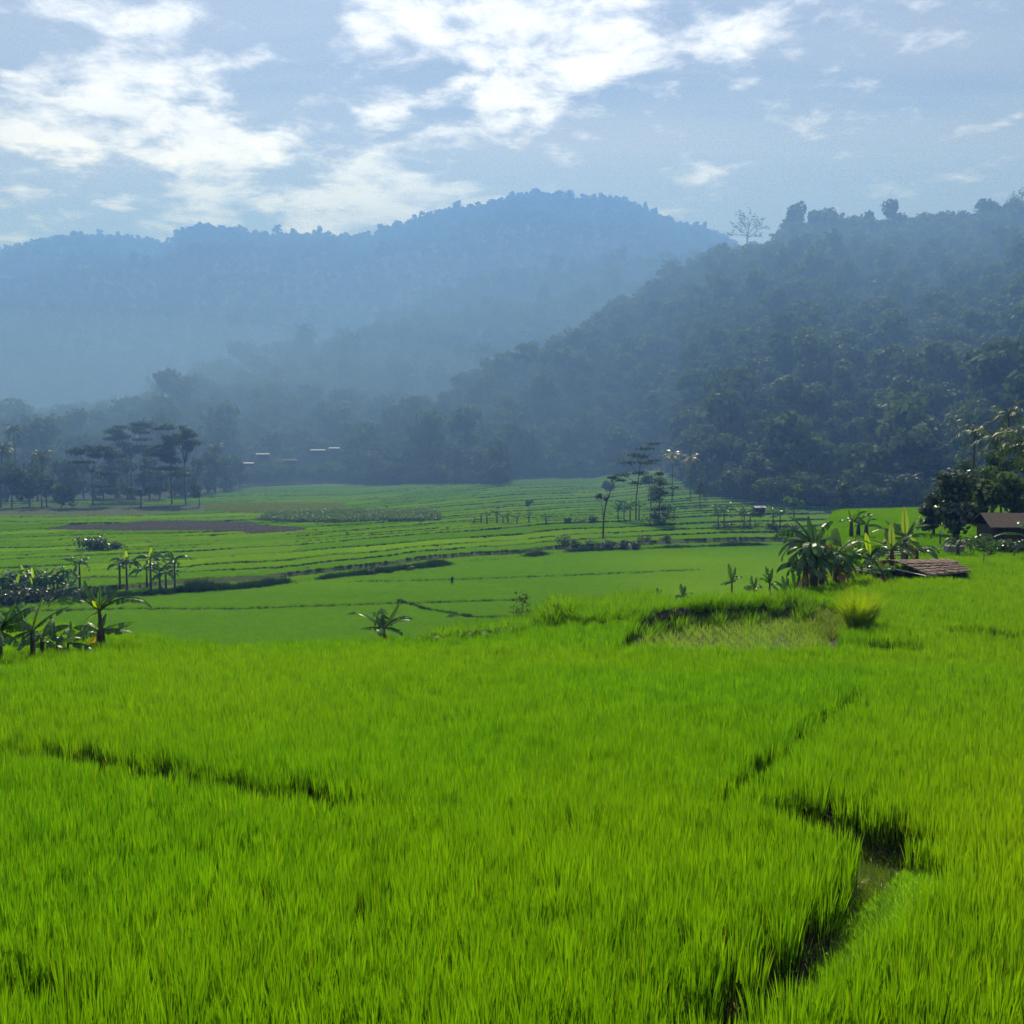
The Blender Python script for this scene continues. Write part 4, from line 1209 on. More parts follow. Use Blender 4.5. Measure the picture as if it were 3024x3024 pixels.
# ------------------------------------------------------------------ hills and far mountain
def hill(name, label, ridge, base, seed, amp, back=1.25, nr=56, nc=170, drop=0.0, gully=30.0):
    """ridge / base: pixel x, pixel y, distance.  A solid slope from the foot to the crest and down behind."""
    ridge = np.array(ridge, float); base = np.array(base, float)
    px = np.linspace(ridge[0, 0], ridge[-1, 0], nc)
    rz_ = []; bz_ = []
    for a in px:
        ry, rd = np.interp(a, ridge[:, 0], ridge[:, 1]), np.interp(a, ridge[:, 0], ridge[:, 2])
        by, bd = np.interp(a, base[:, 0], base[:, 1]), np.interp(a, base[:, 0], base[:, 2])
        q = P(a, ry, rd); rz_.append((q[0] / q[1], rd, q[2] - drop)); q = P(a, by, bd); bz_.append((bd, q[2]))
    rz_ = np.array(rz_); bz_ = np.array(bz_)
    t = np.concatenate([np.linspace(-.08, 1, nr), np.linspace(1.04, 2.0, 14)])
    T, U = np.meshgrid(t, np.arange(nc), indexing='ij')
    bd, rd, bz, rz2, sl = bz_[:, 0][None], rz_[:, 1][None], bz_[:, 1][None], rz_[:, 2][None], rz_[:, 0][None]
    D = np.where(T <= 1, bd + (rd - bd) * T, rd + (T - 1) * rd * .35)
    shape = np.where(T <= 1, np.clip(T, 0, 1) ** .92, 1 - (T - 1) * 1.15)
    X = sl * D
    Z = bz + (rz2 - bz) * shape
    w = np.clip(T, 0, 1) * (1 - np.clip(T, 0, 1)) * 4 * (T <= 1) + (T > 1) * .0
    g = fbm(X / gully + seed, D / (gully * 2.2) + seed, 4)
    Z = Z + amp * w * g
    Z = np.where(T < 0, bz - 6, Z)
    V = np.stack([X.ravel(), D.ravel(), Z.ravel()], -1)
    me = np_mesh(name, V, grid_quads(len(t), nc), MAT['hill'], True)
    tag(link(name, me), label, None, None, 'structure')
    return X, D, Z, T

def sample_slope(X, Y, Z, T, tmax, spacing, rg, tmin=0.0):
    """area-weighted points on the grid with a minimum spacing by cell"""
    k = (T[:-1, 0] >= tmin) & (T[:-1, 0] <= tmax)
    rows = np.where(k)[0]
    a = np.stack([X, Y, Z], -1)
    p00, p01, p10, p11 = a[rows][:, :-1], a[rows][:, 1:], a[rows + 1][:, :-1], a[rows + 1][:, 1:]
    ar = np.linalg.norm(np.cross((p01 - p00)[..., :2], (p10 - p00)[..., :2])[..., None], axis=-1)
    ar = ar.ravel(); n = int(ar.sum() / spacing ** 2 * 3)
    idx = rg.choice(len(ar), n, p=ar / ar.sum())
    u, v = rg.random((2, n, 1))
    f = lambda q: q.reshape(-1, 3)[idx]
    pt = f(p00) * (1 - u) * (1 - v) + f(p01) * u * (1 - v) + f(p10) * (1 - u) * v + f(p11) * u * v
    cell = np.floor(pt[:, :2] / spacing).astype(np.int64)
    _, first = np.unique(cell[:, 0] * 100003 + cell[:, 1], return_index=True)
    return pt[first]

RIDGE_R = [(335, 472, 470), (352, 452, 480), (375, 443, 490), (395, 436, 500), (430, 416, 525), (480, 392, 560), (520, 372, 590), (570, 352, 625), (600, 333, 650), (640, 313, 685), (670, 289, 710), (700, 271, 735),
           (745, 250, 765), (790, 240, 775), (830, 232, 780), (860, 234, 785), (900, 234, 790), (960, 232, 795), (1024, 218, 800), (1120, 200, 800), (1250, 190, 800)]
BASE_R = [(335, 482, 452), (360, 484, 440), (430, 487, 425), (500, 489, 410), (520, 481, 452), (600, 480, 455), (660, 482, 450), (700, 497, 345), (760, 505, 315), (850, 512, 300), (930, 512, 290), (1024, 505, 270), (1250, 500, 250)]
RIDGE_D = [(-260, 440, 640), (-60, 440, 660), (60, 438, 690), (130, 428, 720), (150, 412, 740), (190, 393, 780), (215, 382, 800), (250, 378, 830), (280, 362, 860), (330, 356, 900), (350, 343, 930), (375, 336, 950), (400, 338, 965), (420, 328, 980), (460, 326, 1000), (520, 316, 1020), (600, 300, 1050), (680, 285, 1080), (800, 270, 1100)]
BASE_D = [(-260, 486, 400), (0, 486, 400), (200, 478, 450), (330, 476, 480), (420, 470, 560), (800, 460, 620)]
RIDGE_C = [(380, 330, 1300), (440, 300, 1350), (480, 288, 1380), (540, 278, 1400), (600, 270, 1400), (680, 267, 1400), (740, 254, 1400), (860, 250, 1400)]
BASE_C = [(380, 400, 1050), (860, 380, 1100)]
RIDGE_A = [(-300, 300, 2300), (-120, 275, 2300), (0, 252, 2300), (50, 242, 2300), (75, 238, 2300), (110, 240, 2280), (150, 243, 2250), (163, 248, 2150), (172, 244, 2050), (180, 233, 2000), (200, 228, 2000), (235, 231, 2000), (262, 237, 2000),
           (280, 237, 2000), (300, 236, 2000), (330, 239, 2000), (360, 241, 2000), (390, 231, 2000), (430, 216, 2000), (460, 210, 2000), (485, 208, 2000), (500, 203, 2000), (520, 196, 2000), (560, 197, 2000), (572, 202, 2000), (600, 200, 2000), (620, 202, 2000),
           (650, 213, 2000), (680, 227, 2000), (705, 230, 2000), (725, 240, 2000), (740, 250, 2000), (760, 260, 2000), (860, 300, 2000)]
BASE_A = [(-300, 440, 1100), (200, 430, 1150), (500, 380, 1250), (860, 370, 1300)]

def build_hills():
    rg = np.random.default_rng(17)
    HR = hill('hill', 'wooded right hill running down to the left into the valley', RIDGE_R, BASE_R, 3.1, 14, gully=70)
    HD = hill('hill', 'wooded middle spur behind the left trees', RIDGE_D, BASE_D, 8.2, 18, gully=90)
    HC = hill('hill', 'pale low ridge between the spur and the far mountain', RIDGE_C, BASE_C, 5.5, 20, gully=120)
    HA = hill('mountain', 'far hazy blue mountain with its peak right of the middle', [(a, b, c * 1.35) for a, b, c in RIDGE_A], BASE_A, 1.4, 60, nc=300, gully=260)
    kinds = [broad_crown(500 + s, R=4.6, H=5.5, base=3.0, lumps=8, per=40, size=1.25) for s in range(5)]
    src = [source('forest_tree', k.mesh('forest_tree', MAT['canopy'])) for k in kinds]
    # a few palms in the lower woods
    psrc = []
    for s in range(3):
        tr, fr, top = palm_parts(540 + s, 9, (rg.normal(0, .6), rg.normal(0, .6)), 14, 3.4)
        mb = MB(); mb.add(tr.v, tr.f, .3, 1)
        for f in fr: mb.add([Vector(v) + top for v in f.v], f.f, f.t, 0)
        psrc.append(source('forest_palm', mb.mesh('forest_palm', [MAT['palm'], MAT['bark']])))
    def cover(H, sp, smin, smax, lab, tmax=1.06, palms=0.0):
        p = sample_slope(*H, tmax, sp, rg, 0.0)
        pxs = p[:, 0] / p[:, 1] * F_PX + 512
        p = p[~((np.abs(pxs - 747) < 26) & (p[:, 1] > 690) & (p[:, 1] < 900))]
        n = len(p); p[:, 2] -= .8
        s = (smin + smax) * .47 * np.exp(rg.normal(0, .33, n))
        scatter('forest', p, src, np.stack([s, s, s * rg.uniform(.85, 1.3, n)], -1), rg.uniform(0, 6.28, n), None, None, lab)
        print('forest', lab, n)
    cover(HR, 6.2, .75, 1.45, 'dense woodland on the right hill')
    cover(HD, 8.0, .9, 1.7, 'hazy woodland on the middle spur')
    cover(HC, 12.0, 1.2, 2.0, 'faint woodland on the low ridge before the far mountain')
    p = sample_slope(*HA, 1.03, 8.0, rg, 0.90)
    scatter('forest', p - np.array([0, 0, 1.5]), src, np.exp(rg.normal(-.05, .28, len(p))), rg.uniform(0, 6.28, len(p)), None, None, 'closed canopy along the crest of the far mountain')
    cover(HA, 15.0, .95, 1.75, 'faint woodland on the far mountain and along its crest')
    p = sample_slope(*HR, .35, 15, rg, 0.0)
    x = p[:, 0] / p[:, 1] * F_PX + 512
    k = (x > 640) | (rg.random(len(p)) < .5); p = p[k]
    scatter('palm_grove', p, psrc, rg.uniform(.8, 1.35, len(p)), rg.uniform(0, 6.28, len(p)), None, None, 'palms standing through the lower woodland of the right hill')
    # flat wood behind the left trees
    x, y = jitter_grid(-340, -55, 340, 480, 6.5, .5)
    px = x / y * F_PX + 512
    k = (px < 335) & (y > np.interp(px, [0, 140, 200, 260, 335], [378, 388, 410, 434, 458])) & (px > -120)
    x, y = x[k], y[k]
    p = pts3(x, y, -.5)
    s = rg.uniform(.55, 1.15, len(x))
    scatter('wood', p, src, s, rg.uniform(0, 6.28, len(x)), None, None, 'wood on the valley floor behind the left trees')
    return HR, HD, HA, src, psrc
HR, HD, HA, FSRC, PSRC = build_hills()

# ------------------------------------------------------------------ single trees
def put_tree(name, label, cat, loc, trunk_me, crown_me, s=1.0, rz=0.0, group=None, sz=None):
    o = thing(name, label, cat, loc, rz, group)
    o.scale = (s, s, s if sz is None else sz)
    link('trunk', trunk_me, parent=o)
    link('crown', crown_me, parent=o)
    return o

def build_trees():
    rg = np.random.default_rng(23)
    # ---- left group
    def pads(rg, h, W, n, zlo, zhi, th=.8):
        out = []
        for i in range(n):
            z = h * rg.uniform(zlo, zhi); a = rg.uniform(0, 6.28)
            q = W * rg.uniform(.15, .85) * (1.0 if z < h * .9 else .6)
            out.append((q * math.cos(a), q * math.sin(a), z, W * rg.uniform(.20, .46), th * rg.uniform(.9, 2.2)))
        return out
    def umbrella(px, d, hp, Wp, n, zlo, zhi, label, seed, group='flat topped trees', extra=None):
        p = at_dist(px, d); k = d / F_PX; h = hp * k; W = Wp * k / 2
        r2 = np.random.default_rng(seed)
        pd = pads(r2, h, W, n, zlo, zhi) + [tuple(np.array(e) * k) for e in (extra or [])]
        tr, cr = umbrella_tree(seed, h, pd, .28)
        put_tree('flat_topped_tree', label, 'tree', p, tr.mesh('tree_trunk', MAT['bark'], True), cr.mesh('tree_crown', MAT['feather']), group=group)
    umbrella(93, 325, 60, 62, 9, .82, 1.0, 'umbrella shaped tree with one wide flat crown at the left', 601, extra=[(18, 0, 33, 14, 2.2), (-10, 0, 44, 14, 2), (10, 0, 20, 12, 2)])
    umbrella(132, 352, 80, 60, 16, .55, 1.0, 'tall layered tree behind the left wood with its top above the others', 602)
    umbrella(172, 333, 80, 56, 18, .52, 1.0, 'tall layered tree with stacked flat branches right of the umbrella tree', 603, extra=[(-14, 0, 50, 16, 3), (-4, 0, 36, 18, 3), (10, 0, 30, 16, 3)])
    umbrella(186, 331, 76, 46, 12, .75, 1.0, 'round topped layered tree at the right of the left group', 604)
    umbrella(141, 320, 22, 34, 5, .6, 1.0, 'low flat branched small tree on the green strip', 605)
    # small trees
    def small_tree(px, d, hp, Wp, label, seed, base=.35, cat='tree', group='small trees in the valley', mat='canopy', name='small_tree'):
        p = at_dist(px, d); k = d / F_PX; h = hp * k; W = Wp * k
        cb = broad_crown(seed, W * .5, h * (1 - base), h * base, 7, 45, max(.3, W * .15)); tb = trunk_mb(h * .75, max(.06, h * .02), seed, 4, W * .3)
        return put_tree(name, label, cat, p, tb.mesh('tree_trunk', MAT['bark'], True), cb.mesh('tree_crown', MAT[mat]), group=group)
    small_tree(199, 321, 27, 18, 'small round tree with a bare stem right of the tall layered trees', 610)
    small_tree(62, 318, 24, 30, 'dark rounded tree right of the left palms', 611, .2)
    small_tree(72, 316, 10, 9, 'small bush like tree at the edge of the left palms', 612, .1)
    small_tree(12, 320, 40, 34, 'dense dark tree filling the left edge below the palms', 613, .08)
    small_tree(30, 322, 38, 36, 'dense dark tree between the two left palms', 614, .08)
    small_tree(47, 324, 34, 26, 'dense dark tree under the right one of the left palms', 615, .08)
    small_tree(232, 405, 34, 14, 'slim dark tree at the right end of the left wood', 616, .2)
    small_tree(215, 395, 40, 24, 'leafy tree behind the palm at the right of the left wood', 617, .2)
    mids = [(8, 345, 44, 30), (22, 350, 52, 34), (38, 347, 46, 32), (55, 352, 50, 36), (70, 349, 40, 30), (84, 356, 44, 34), (104, 352, 36, 30), (116, 360, 48, 36), (128, 352, 40, 30), (150, 358, 46, 34), (160, 350, 34, 28),
            (182, 366, 44, 34), (196, 372, 40, 30), (208, 384, 42, 34), (224, 398, 38, 30), (240, 412, 36, 28)]
    for i, (px, d, hp, Wp) in enumerate(mids):
        small_tree(px, d, hp, Wp, 'hazy tree of the wood edge behind the left trees, %s from the left' % ORD[i], 770 + i, -.12, group='wood edge behind the left trees', mat=('canopy', 'feather')[i % 2])
    # left palms, frond by frond
    def palm(px, d, hp, label, seed, lean=(0, 0), nf=20, L=4.2, group='coconut palms on the left', frond_parts=True, dry=False):
        p = at_dist(px, d); k = d / F_PX; h = hp * k
        tr, fr, top = palm_parts(seed, h, lean, nf, L)
        o = thing('coconut_palm', label, 'palm', p, 0, group)
        link('trunk', tr.mesh('palm_trunk', MAT['bark'], True), parent=o)
        mat = MAT['palm_dry'] if dry else MAT['palm']
        if frond_parts:
            for f in fr: link('frond', f.mesh('palm_frond', mat), top, o)
        else:
            mb = MB()
            for f in fr: mb.add(f.v, f.f, f.t)
            link('crown', mb.mesh('palm_crown', mat), top, o)
        return o
    palm(1, 319, 58, 'coconut palm at the left edge of the picture', 620, (1.0, 0), 22, 6.0)
    palm(42, 322, 50, 'coconut palm with bright fronds left of the umbrella tree', 621, (.4, 0), 22, 6.0)
    palm(18, 345, 72, 'taller palm behind the left edge palms', 622, (-.6, 0), 18, 5.0)
    palm(216, 378, 48, 'palm standing above the right end of the left wood', 623, (.3, 0), 18, 5.0)
    # ---- centre group: leaning tree, two flat topped, dense bush tree
    k = 262 / F_PX
    def lean_tree(label, px, py, trunk, stems, padsx, seed, r=.22, mat='feather'):
        p = at_ground(px, py); k = p[1] / F_PX
        tb, cb = MB(), MB(); r2 = np.random.default_rng(seed)
        tb.tube([(x * k, r2.normal(0, .2), z * k) for x, z in trunk], np.linspace(r, r * .35, len(trunk)), 7)
        for st in stems: tb.tube([(x * k, r2.normal(0, .2), z * k) for x, z in st], np.linspace(r * .5, r * .15, len(st)), 5)
        for (x, z, pr, th) in padsx:
            leaf_quads(cb, (x * k, r2.normal(0, pr * k * .5), z * k), pr * k, int(60 + pr * 9), .62, r2, th / pr, .35, .8)
        put_tree('leaning_tree', label, 'tree', p, tb.mesh('tree_trunk', MAT['bark'], True), cb.mesh('tree_crown', MAT[mat]), group='trees in the middle of the valley')
    lean_tree('thin bare stemmed tree leaning right with a small crown', 603, 540, [(0, -2), (.5, 20), (2, 32), (5, 42), (9, 52), (13, 60)], [[(.5, 20), (-1, 32), (-3, 42)], [(2, 32), (3, 40)]],
              [(-4, 43, 5, 4), (3, 41, 3, 3), (16, 59, 9, 2), (9, 62, 6, 2)], 630)
    lean_tree('wind swept flat topped tree reaching up to the right', 636, 521, [(0, -2), (0, 20), (2, 40), (4, 58), (10, 72)], [[(2, 36), (-10, 44), (-16, 46)], [(3, 45), (-6, 56), (-14, 60)], [(4, 56), (-2, 66), (-4, 70)], [(6, 62), (18, 68)]],
              [(-14, 46, 12, 3), (-20, 42, 8, 2.5), (-8, 58, 12, 3.5), (-2, 66, 12, 3.5), (8, 72, 10, 3), (16, 77, 9, 2.2), (2, 48, 10, 3), (10, 58, 12, 3), (18, 60, 8, 2.5), (-2, 38, 8, 2), (4, 64, 12, 4)], 631)
    lean_tree('dense bushy tree right of the wind swept one', 659, 526, [(0, -2), (0, 16), (1, 34), (0, 52)], [[(0, 22), (8, 32)], [(0, 26), (-8, 34)], [(1, 34), (14, 40), (22, 34)]],
              [(0, 52, 6, 3), (-2, 46, 9, 3), (3, 42, 11, 3.5), (-5, 37, 9, 3), (4, 33, 11, 4), (-4, 27, 9, 4), (2, 18, 13, 7), (-6, 10, 12, 8), (8, 10, 13, 8), (0, 4, 14, 6), (14, 38, 7, 2)], 632)
    small_tree(651, 310, 34, 26, 'rounded tree behind the dense bushy tree', 633, .2)
    # small trees on the right terraces
    small_tree(700, 300, 34, 16, 'slim tree left of the dark humps at the edge of the wood', 634, .25)
    small_tree(794, 280, 34, 22, 'pale leafy tree at the left of the big banana leaves', 635, .2, mat='crop')
    small_tree(845, 275, 52, 22, 'grey green slender tree before the dark wood behind the banana leaves', 636, .15, mat='feather')
    small_tree(607, 360, 14, 18, 'little tree between the terraces left of the flat topped trees', 637, .3)
    small_tree(530, 300, 10, 12, 'tiny dark tree above the row of tiny bananas', 638, .4)
    # ---- dark trees by the barn on the right
    def big_tree(px, d, hp, Wp, label, seed, base=.1, mat='bush', lumps=12):
        p = at_dist(px, d); k = d / F_PX; h = hp * k; W = Wp * k
        cb = broad_crown(seed, W * .5, h * (1 - base), h * base, lumps, 120, .42); tb = trunk_mb(h * .75, .12, seed, 5, W * .3)
        put_tree('leafy_tree', label, 'tree', p, tb.mesh('tree_trunk', MAT['bark'], True), cb.mesh('tree_crown', MAT[mat]), group='dark trees by the barn')
    big_tree(958, 78, 72, 56, 'broad dark leafy tree left of the barn', 640)
    big_tree(934, 84, 44, 34, 'lower dark tree at the left end of the barn trees', 641, .05)
    big_tree(955, 80, 88, 17, 'narrow dark column of foliage rising above the barn trees', 642, .2, lumps=9)
    big_tree(985, 79, 66, 44, 'green leafy tree behind the barn', 643, .15, 'canopy')
    big_tree(1012, 80, 72, 46, 'green leafy tree at the right edge behind the barn', 644, .15, 'canopy')
    big_tree(978, 96, 62, 40, 'hazy green tree between the barn trees and the bright palms', 660, .05, 'canopy')
    big_tree(1002, 100, 84, 44, 'hazy green tree under the bright palms at the right', 661, .05, 'canopy')
    big_tree(1030, 104, 96, 50, 'tall hazy green tree at the right edge under the dark palm', 662, .05, 'canopy')
    big_tree(940, 150, 62, 40, 'hazy rounded tree left of the narrow dark column of foliage', 663, .05, 'canopy')
    big_tree(962, 140, 58, 44, 'hazy rounded tree behind the narrow dark column of foliage', 664, .05, 'canopy')
    palm(1026, 88, 92, 'dark palm at the right edge with drooping fronds', 645, (-.2, 0), 20, 3.6, None)
    for i, (px, d, hp) in enumerate([(992, 105, 84), (972, 125, 80), (1006, 122, 100), (950, 165, 78), (982, 180, 94), (1018, 155, 116)]):
        palm(px, d, hp, ['short bright palm left of the dark palm at the right edge', 'bright palm above the narrow dark tree', 'bright palm above and left of the dark palm', 'bright palm left of the narrow dark tree', 'tall bright palm further back behind the barn trees', 'bright palm at the right edge above the dark palm'][i],
             646 + i, (rg.normal(0, .3), 0), 16, 3.2, 'bright palms behind the barn trees')
    # young palm with drooping shiny leaves before the barn trees
    p = at_dist(959, 66)
    o = thing('young_palm', 'young palm with drooping shiny grey leaves left of the barn', 'palm', p, 0)
    tb = MB(); tb.tube([(0, 0, -.2), (0, 0, .9)], [.14, .1], 7); link('trunk', tb.mesh('palm_trunk', MAT['bark'], True), parent=o)
    for i in range(14):
        mb = MB(); frond(mb, (0, 0, 0), 2.4 * i, 1.3 - .06 * i, 1.5, 2.0, .3, rg); link('frond', mb.mesh('palm_frond', MAT['palm']), (0, 0, .9), o)

    # ---- trees on the crest of the right hill
    def on_ridge(px, back=0.0):
        a = np.array(RIDGE_R); d = np.interp(px, a[:, 0], a[:, 2]) + back
        return P(px, np.interp(px, a[:, 0], a[:, 1]), d)
    p = on_ridge(747); k = p[1] / F_PX
    tb, cb = MB(), MB(); r2 = np.random.default_rng(650)
    tb.tube([(0, 0, -4), (0, 0, 6 * k), (.5 * k, 0, 17 * k)], [.8, .6, .5], 8)
    def branch(p0, d, L, r, lev):
        p1 = p0 + d * L * .55 + Vector((r2.normal(0, .05), r2.normal(0, .05), .02)) * L; p2 = p0 + d * L
        tb.tube([p0, p1, p2], [r, r * .75, r * .5], 5)
        if lev == 0 or L < 2.0:
            leaf_quads(cb, p2, 1.1, 10, .9, r2, .35, .3, .8)
            return
        for _ in range(3 if lev > 1 else 2):
            e = (d + Vector((r2.normal(0, .5), r2.normal(0, .5), r2.normal(.12, .25)))).normalized()
            branch(p2 if _ else p1, e, L * r2.uniform(.5, .75), r * .55, lev - 1)
    for ax, az_, L in [(-.72, .7, 12), (-.35, .95, 13), (.15, 1, 13), (.55, .85, 13), (.9, .6, 13), (-.95, .12, 11), (.9, .15, 9), (.3, .9, 9)]:
        branch(Vector((.4 * k, 0, 14 * k + r2.uniform(-3, 2) * k)), Vector((ax, r2.normal(0, .4), az_)).normalized(), L * .62, .34, 3)
    put_tree('bare_tree', 'tall nearly bare tree with fanned branches alone on the crest', 'tree', tuple(p), tb.mesh('tree_trunk', MAT['bark'], True), cb.mesh('tree_crown', MAT['feather']))
    def crest(px, hp, Wp, label, seed, lumps=9, base=.1, mat='canopy'):
        p = on_ridge(px); k = p[1] / F_PX; h = hp * k; W = Wp * k
        cb = broad_crown(seed, W * .5, h * (1 - base), h * base, lumps, 60, 1.3); tb = trunk_mb(h * .7, .3, seed, 4, W * .25)
        put_tree('crest_tree', label, 'tree', (p[0], p[1], p[2] - 2), tb.mesh('tree_trunk', MAT['bark'], True), cb.mesh('tree_crown', MAT[mat]), group='trees on the crest of the right hill')
    # a pointed crown: stacked shrinking lumps
    p = on_ridge(788); k = p[1] / F_PX; cb = MB()
    for i in range(8): leaf_quads(cb, (r2.normal(0, .5), r2.normal(0, .5), (8 + i * 2.5) * k), (9 - i * .95) * k * .8, 60, 1.3, r2, .6)
    put_tree('pointed_tree', 'pointed dark tree on the crest right of the bare tree', 'tree', tuple(p), trunk_mb(14, .3, 651, 3, 2).mesh('tree_trunk', MAT['bark'], True), cb.mesh('tree_crown', MAT['canopy']), group='trees on the crest of the right hill')
    crest(816, 22, 34, 'broad domed tree on the crest right of the pointed one', 652, 14)
    crest(829, 26, 26, 'highest rounded tree of the dome on the crest', 653, 10)
    crest(842, 22, 10, 'thin upright tree just right of the dome on the crest', 654, 6)
    crest(857, 17, 20, 'low rounded tree on the crest right of the thin one', 655)
    crest(886, 19, 26, 'rounded tree in the middle of the right crest', 656)
    crest(940, 22, 18, 'bushy tree among the bamboo on the right crest', 657)
    crest(1012, 26, 30, 'tall tree on the crest at the right edge of the picture', 658, 12)
    crest(1020, 32, 26, 'highest tree of the crest cut by the right edge', 659, 10)
    for i, px in enumerate([922, 931, 936, 949, 962, 970, 981, 990, 998]):
        p = on_ridge(px); k = p[1] / F_PX; r3 = np.random.default_rng(670 + i)
        o = thing('bamboo_clump', 'arching bamboo clump on the right crest, %s from the left' % ORD[i], 'bamboo', tuple(p), 0, 'bamboo clumps on the right crest')
        tb, cb = MB(), MB()
        for j in range(5):
            a = r3.uniform(0, 6.28); H = r3.uniform(13, 19) * k; b = r3.uniform(4, 8) * k
            pts = [(b * q ** 2.2 * math.cos(a), b * q ** 2.2 * math.sin(a), H * (q - .32 * q ** 4)) for q in np.linspace(0, 1.1, 8)]
            tb.tube(pts, np.linspace(.14, .04, 8), 5)
            for q in pts[4:]: leaf_quads(cb, q, 1.3, 16, .9, r3, .8, .3)
        link('culms', tb.mesh('bamboo_culms', MAT['bark']), parent=o)
        link('foliage', cb.mesh('bamboo_foliage', MAT['canopy']), parent=o)

    # ---- trees and palms standing along the foot of the right hill (nearest of the wood)
    crowns = [broad_crown(700 + s, R=4.2, H=6.5, base=2.0, lumps=9, per=60, size=.85).mesh('tree_crown', MAT['canopy']) for s in range(6)]
    trunks = [trunk_mb(6.5, .2, 700 + s, 4, 2.4).mesh('tree_trunk', MAT['bark'], True) for s in range(3)]
    n = 0
    X, D, Z, T = HR
    foot = []
    for px in np.arange(352, 1040, 13.0):
        for row in range(2):
            foot.append((px + 6 * row + rg.normal(0, 2.5), row))
    words_ = [place_words([(px, px) for px, r in foot if r == q]) for q in (0, 1)]
    a = np.array(BASE_R)
    for px, row in foot:
        bd = np.interp(px, a[:, 0], a[:, 2]) - 3 + row * 9 + rg.uniform(-2, 3); by = np.interp(px, a[:, 0], a[:, 1])
        q = P(px, by, np.interp(px, a[:, 0], a[:, 2])); x = (px - 512) / F_PX * bd
        z = min(q[2] + row * 1.5, max(gz(x, bd), q[2] - 1))
        s = rg.uniform(.65, 1.15) * (1.15 if px > 680 else .9)
        zone = 'foot of the wood left of the flat topped trees' if px < 640 else ('foot of the wood behind the dark humps' if px < 800 else 'foot of the wood behind the barn trees')
        put_tree('forest_tree', '%s row wood tree, %s' % (('front', 'second')[row], words_[row][px]), 'tree', (x, bd, z - .3), trunks[n % 3], crowns[n % 6], s, rg.uniform(0, 6.28), 'trees along the ' + zone)
        n += 1
    pal = []
    for s in range(4):
        tr, fr, top = palm_parts(720 + s, 7.5, (rg.normal(0, .5), rg.normal(0, .5)), 15, 3.4)
        mb = MB()
        for f in fr: mb.add([Vector(v) + top for v in f.v], f.f, f.t)
        pal.append((tr.mesh('palm_trunk', MAT['bark'], True), mb.mesh('palm_crown', MAT['palm'])))
    plist = [385, 402, 420, 440, 455, 500, 508, 565, 590, 640, 660, 690, 705, 735, 790, 830, 838, 846, 852, 868, 880, 893, 905, 915, 930, 940, 955, 970]
    pw = place_words([(px, px) for px in plist])
    for i, px in enumerate(plist):
        bd = np.interp(px, a[:, 0], a[:, 2]) - 4 + rg.uniform(-3, 10)
        q = P(px, np.interp(px, a[:, 0], a[:, 1]), np.interp(px, a[:, 0], a[:, 2])); x = (px - 512) / F_PX * bd
        t, c = pal[i % 4]
        zone = 'left half of the foot of the wood' if px < 640 else 'right half of the foot of the wood'
        put_tree('palm', 'glinting palm in the wood foot, ' + pw[px], 'palm', (x, bd, q[2] - .3), t, c, rg.uniform(.8, 1.4), rg.uniform(0, 6.28), 'palms in the ' + zone)
    for i, px in enumerate((672, 690)):
        palm(px, 320, 48 - 4 * i, ['left one of two palms with yellow hanging fronds above the bushy tree', 'right one of two palms with yellow hanging fronds above the bushy tree'][i], 740 + i, (0, 0), 16, 4.5, 'yellowing palms', False, True)
build_trees()

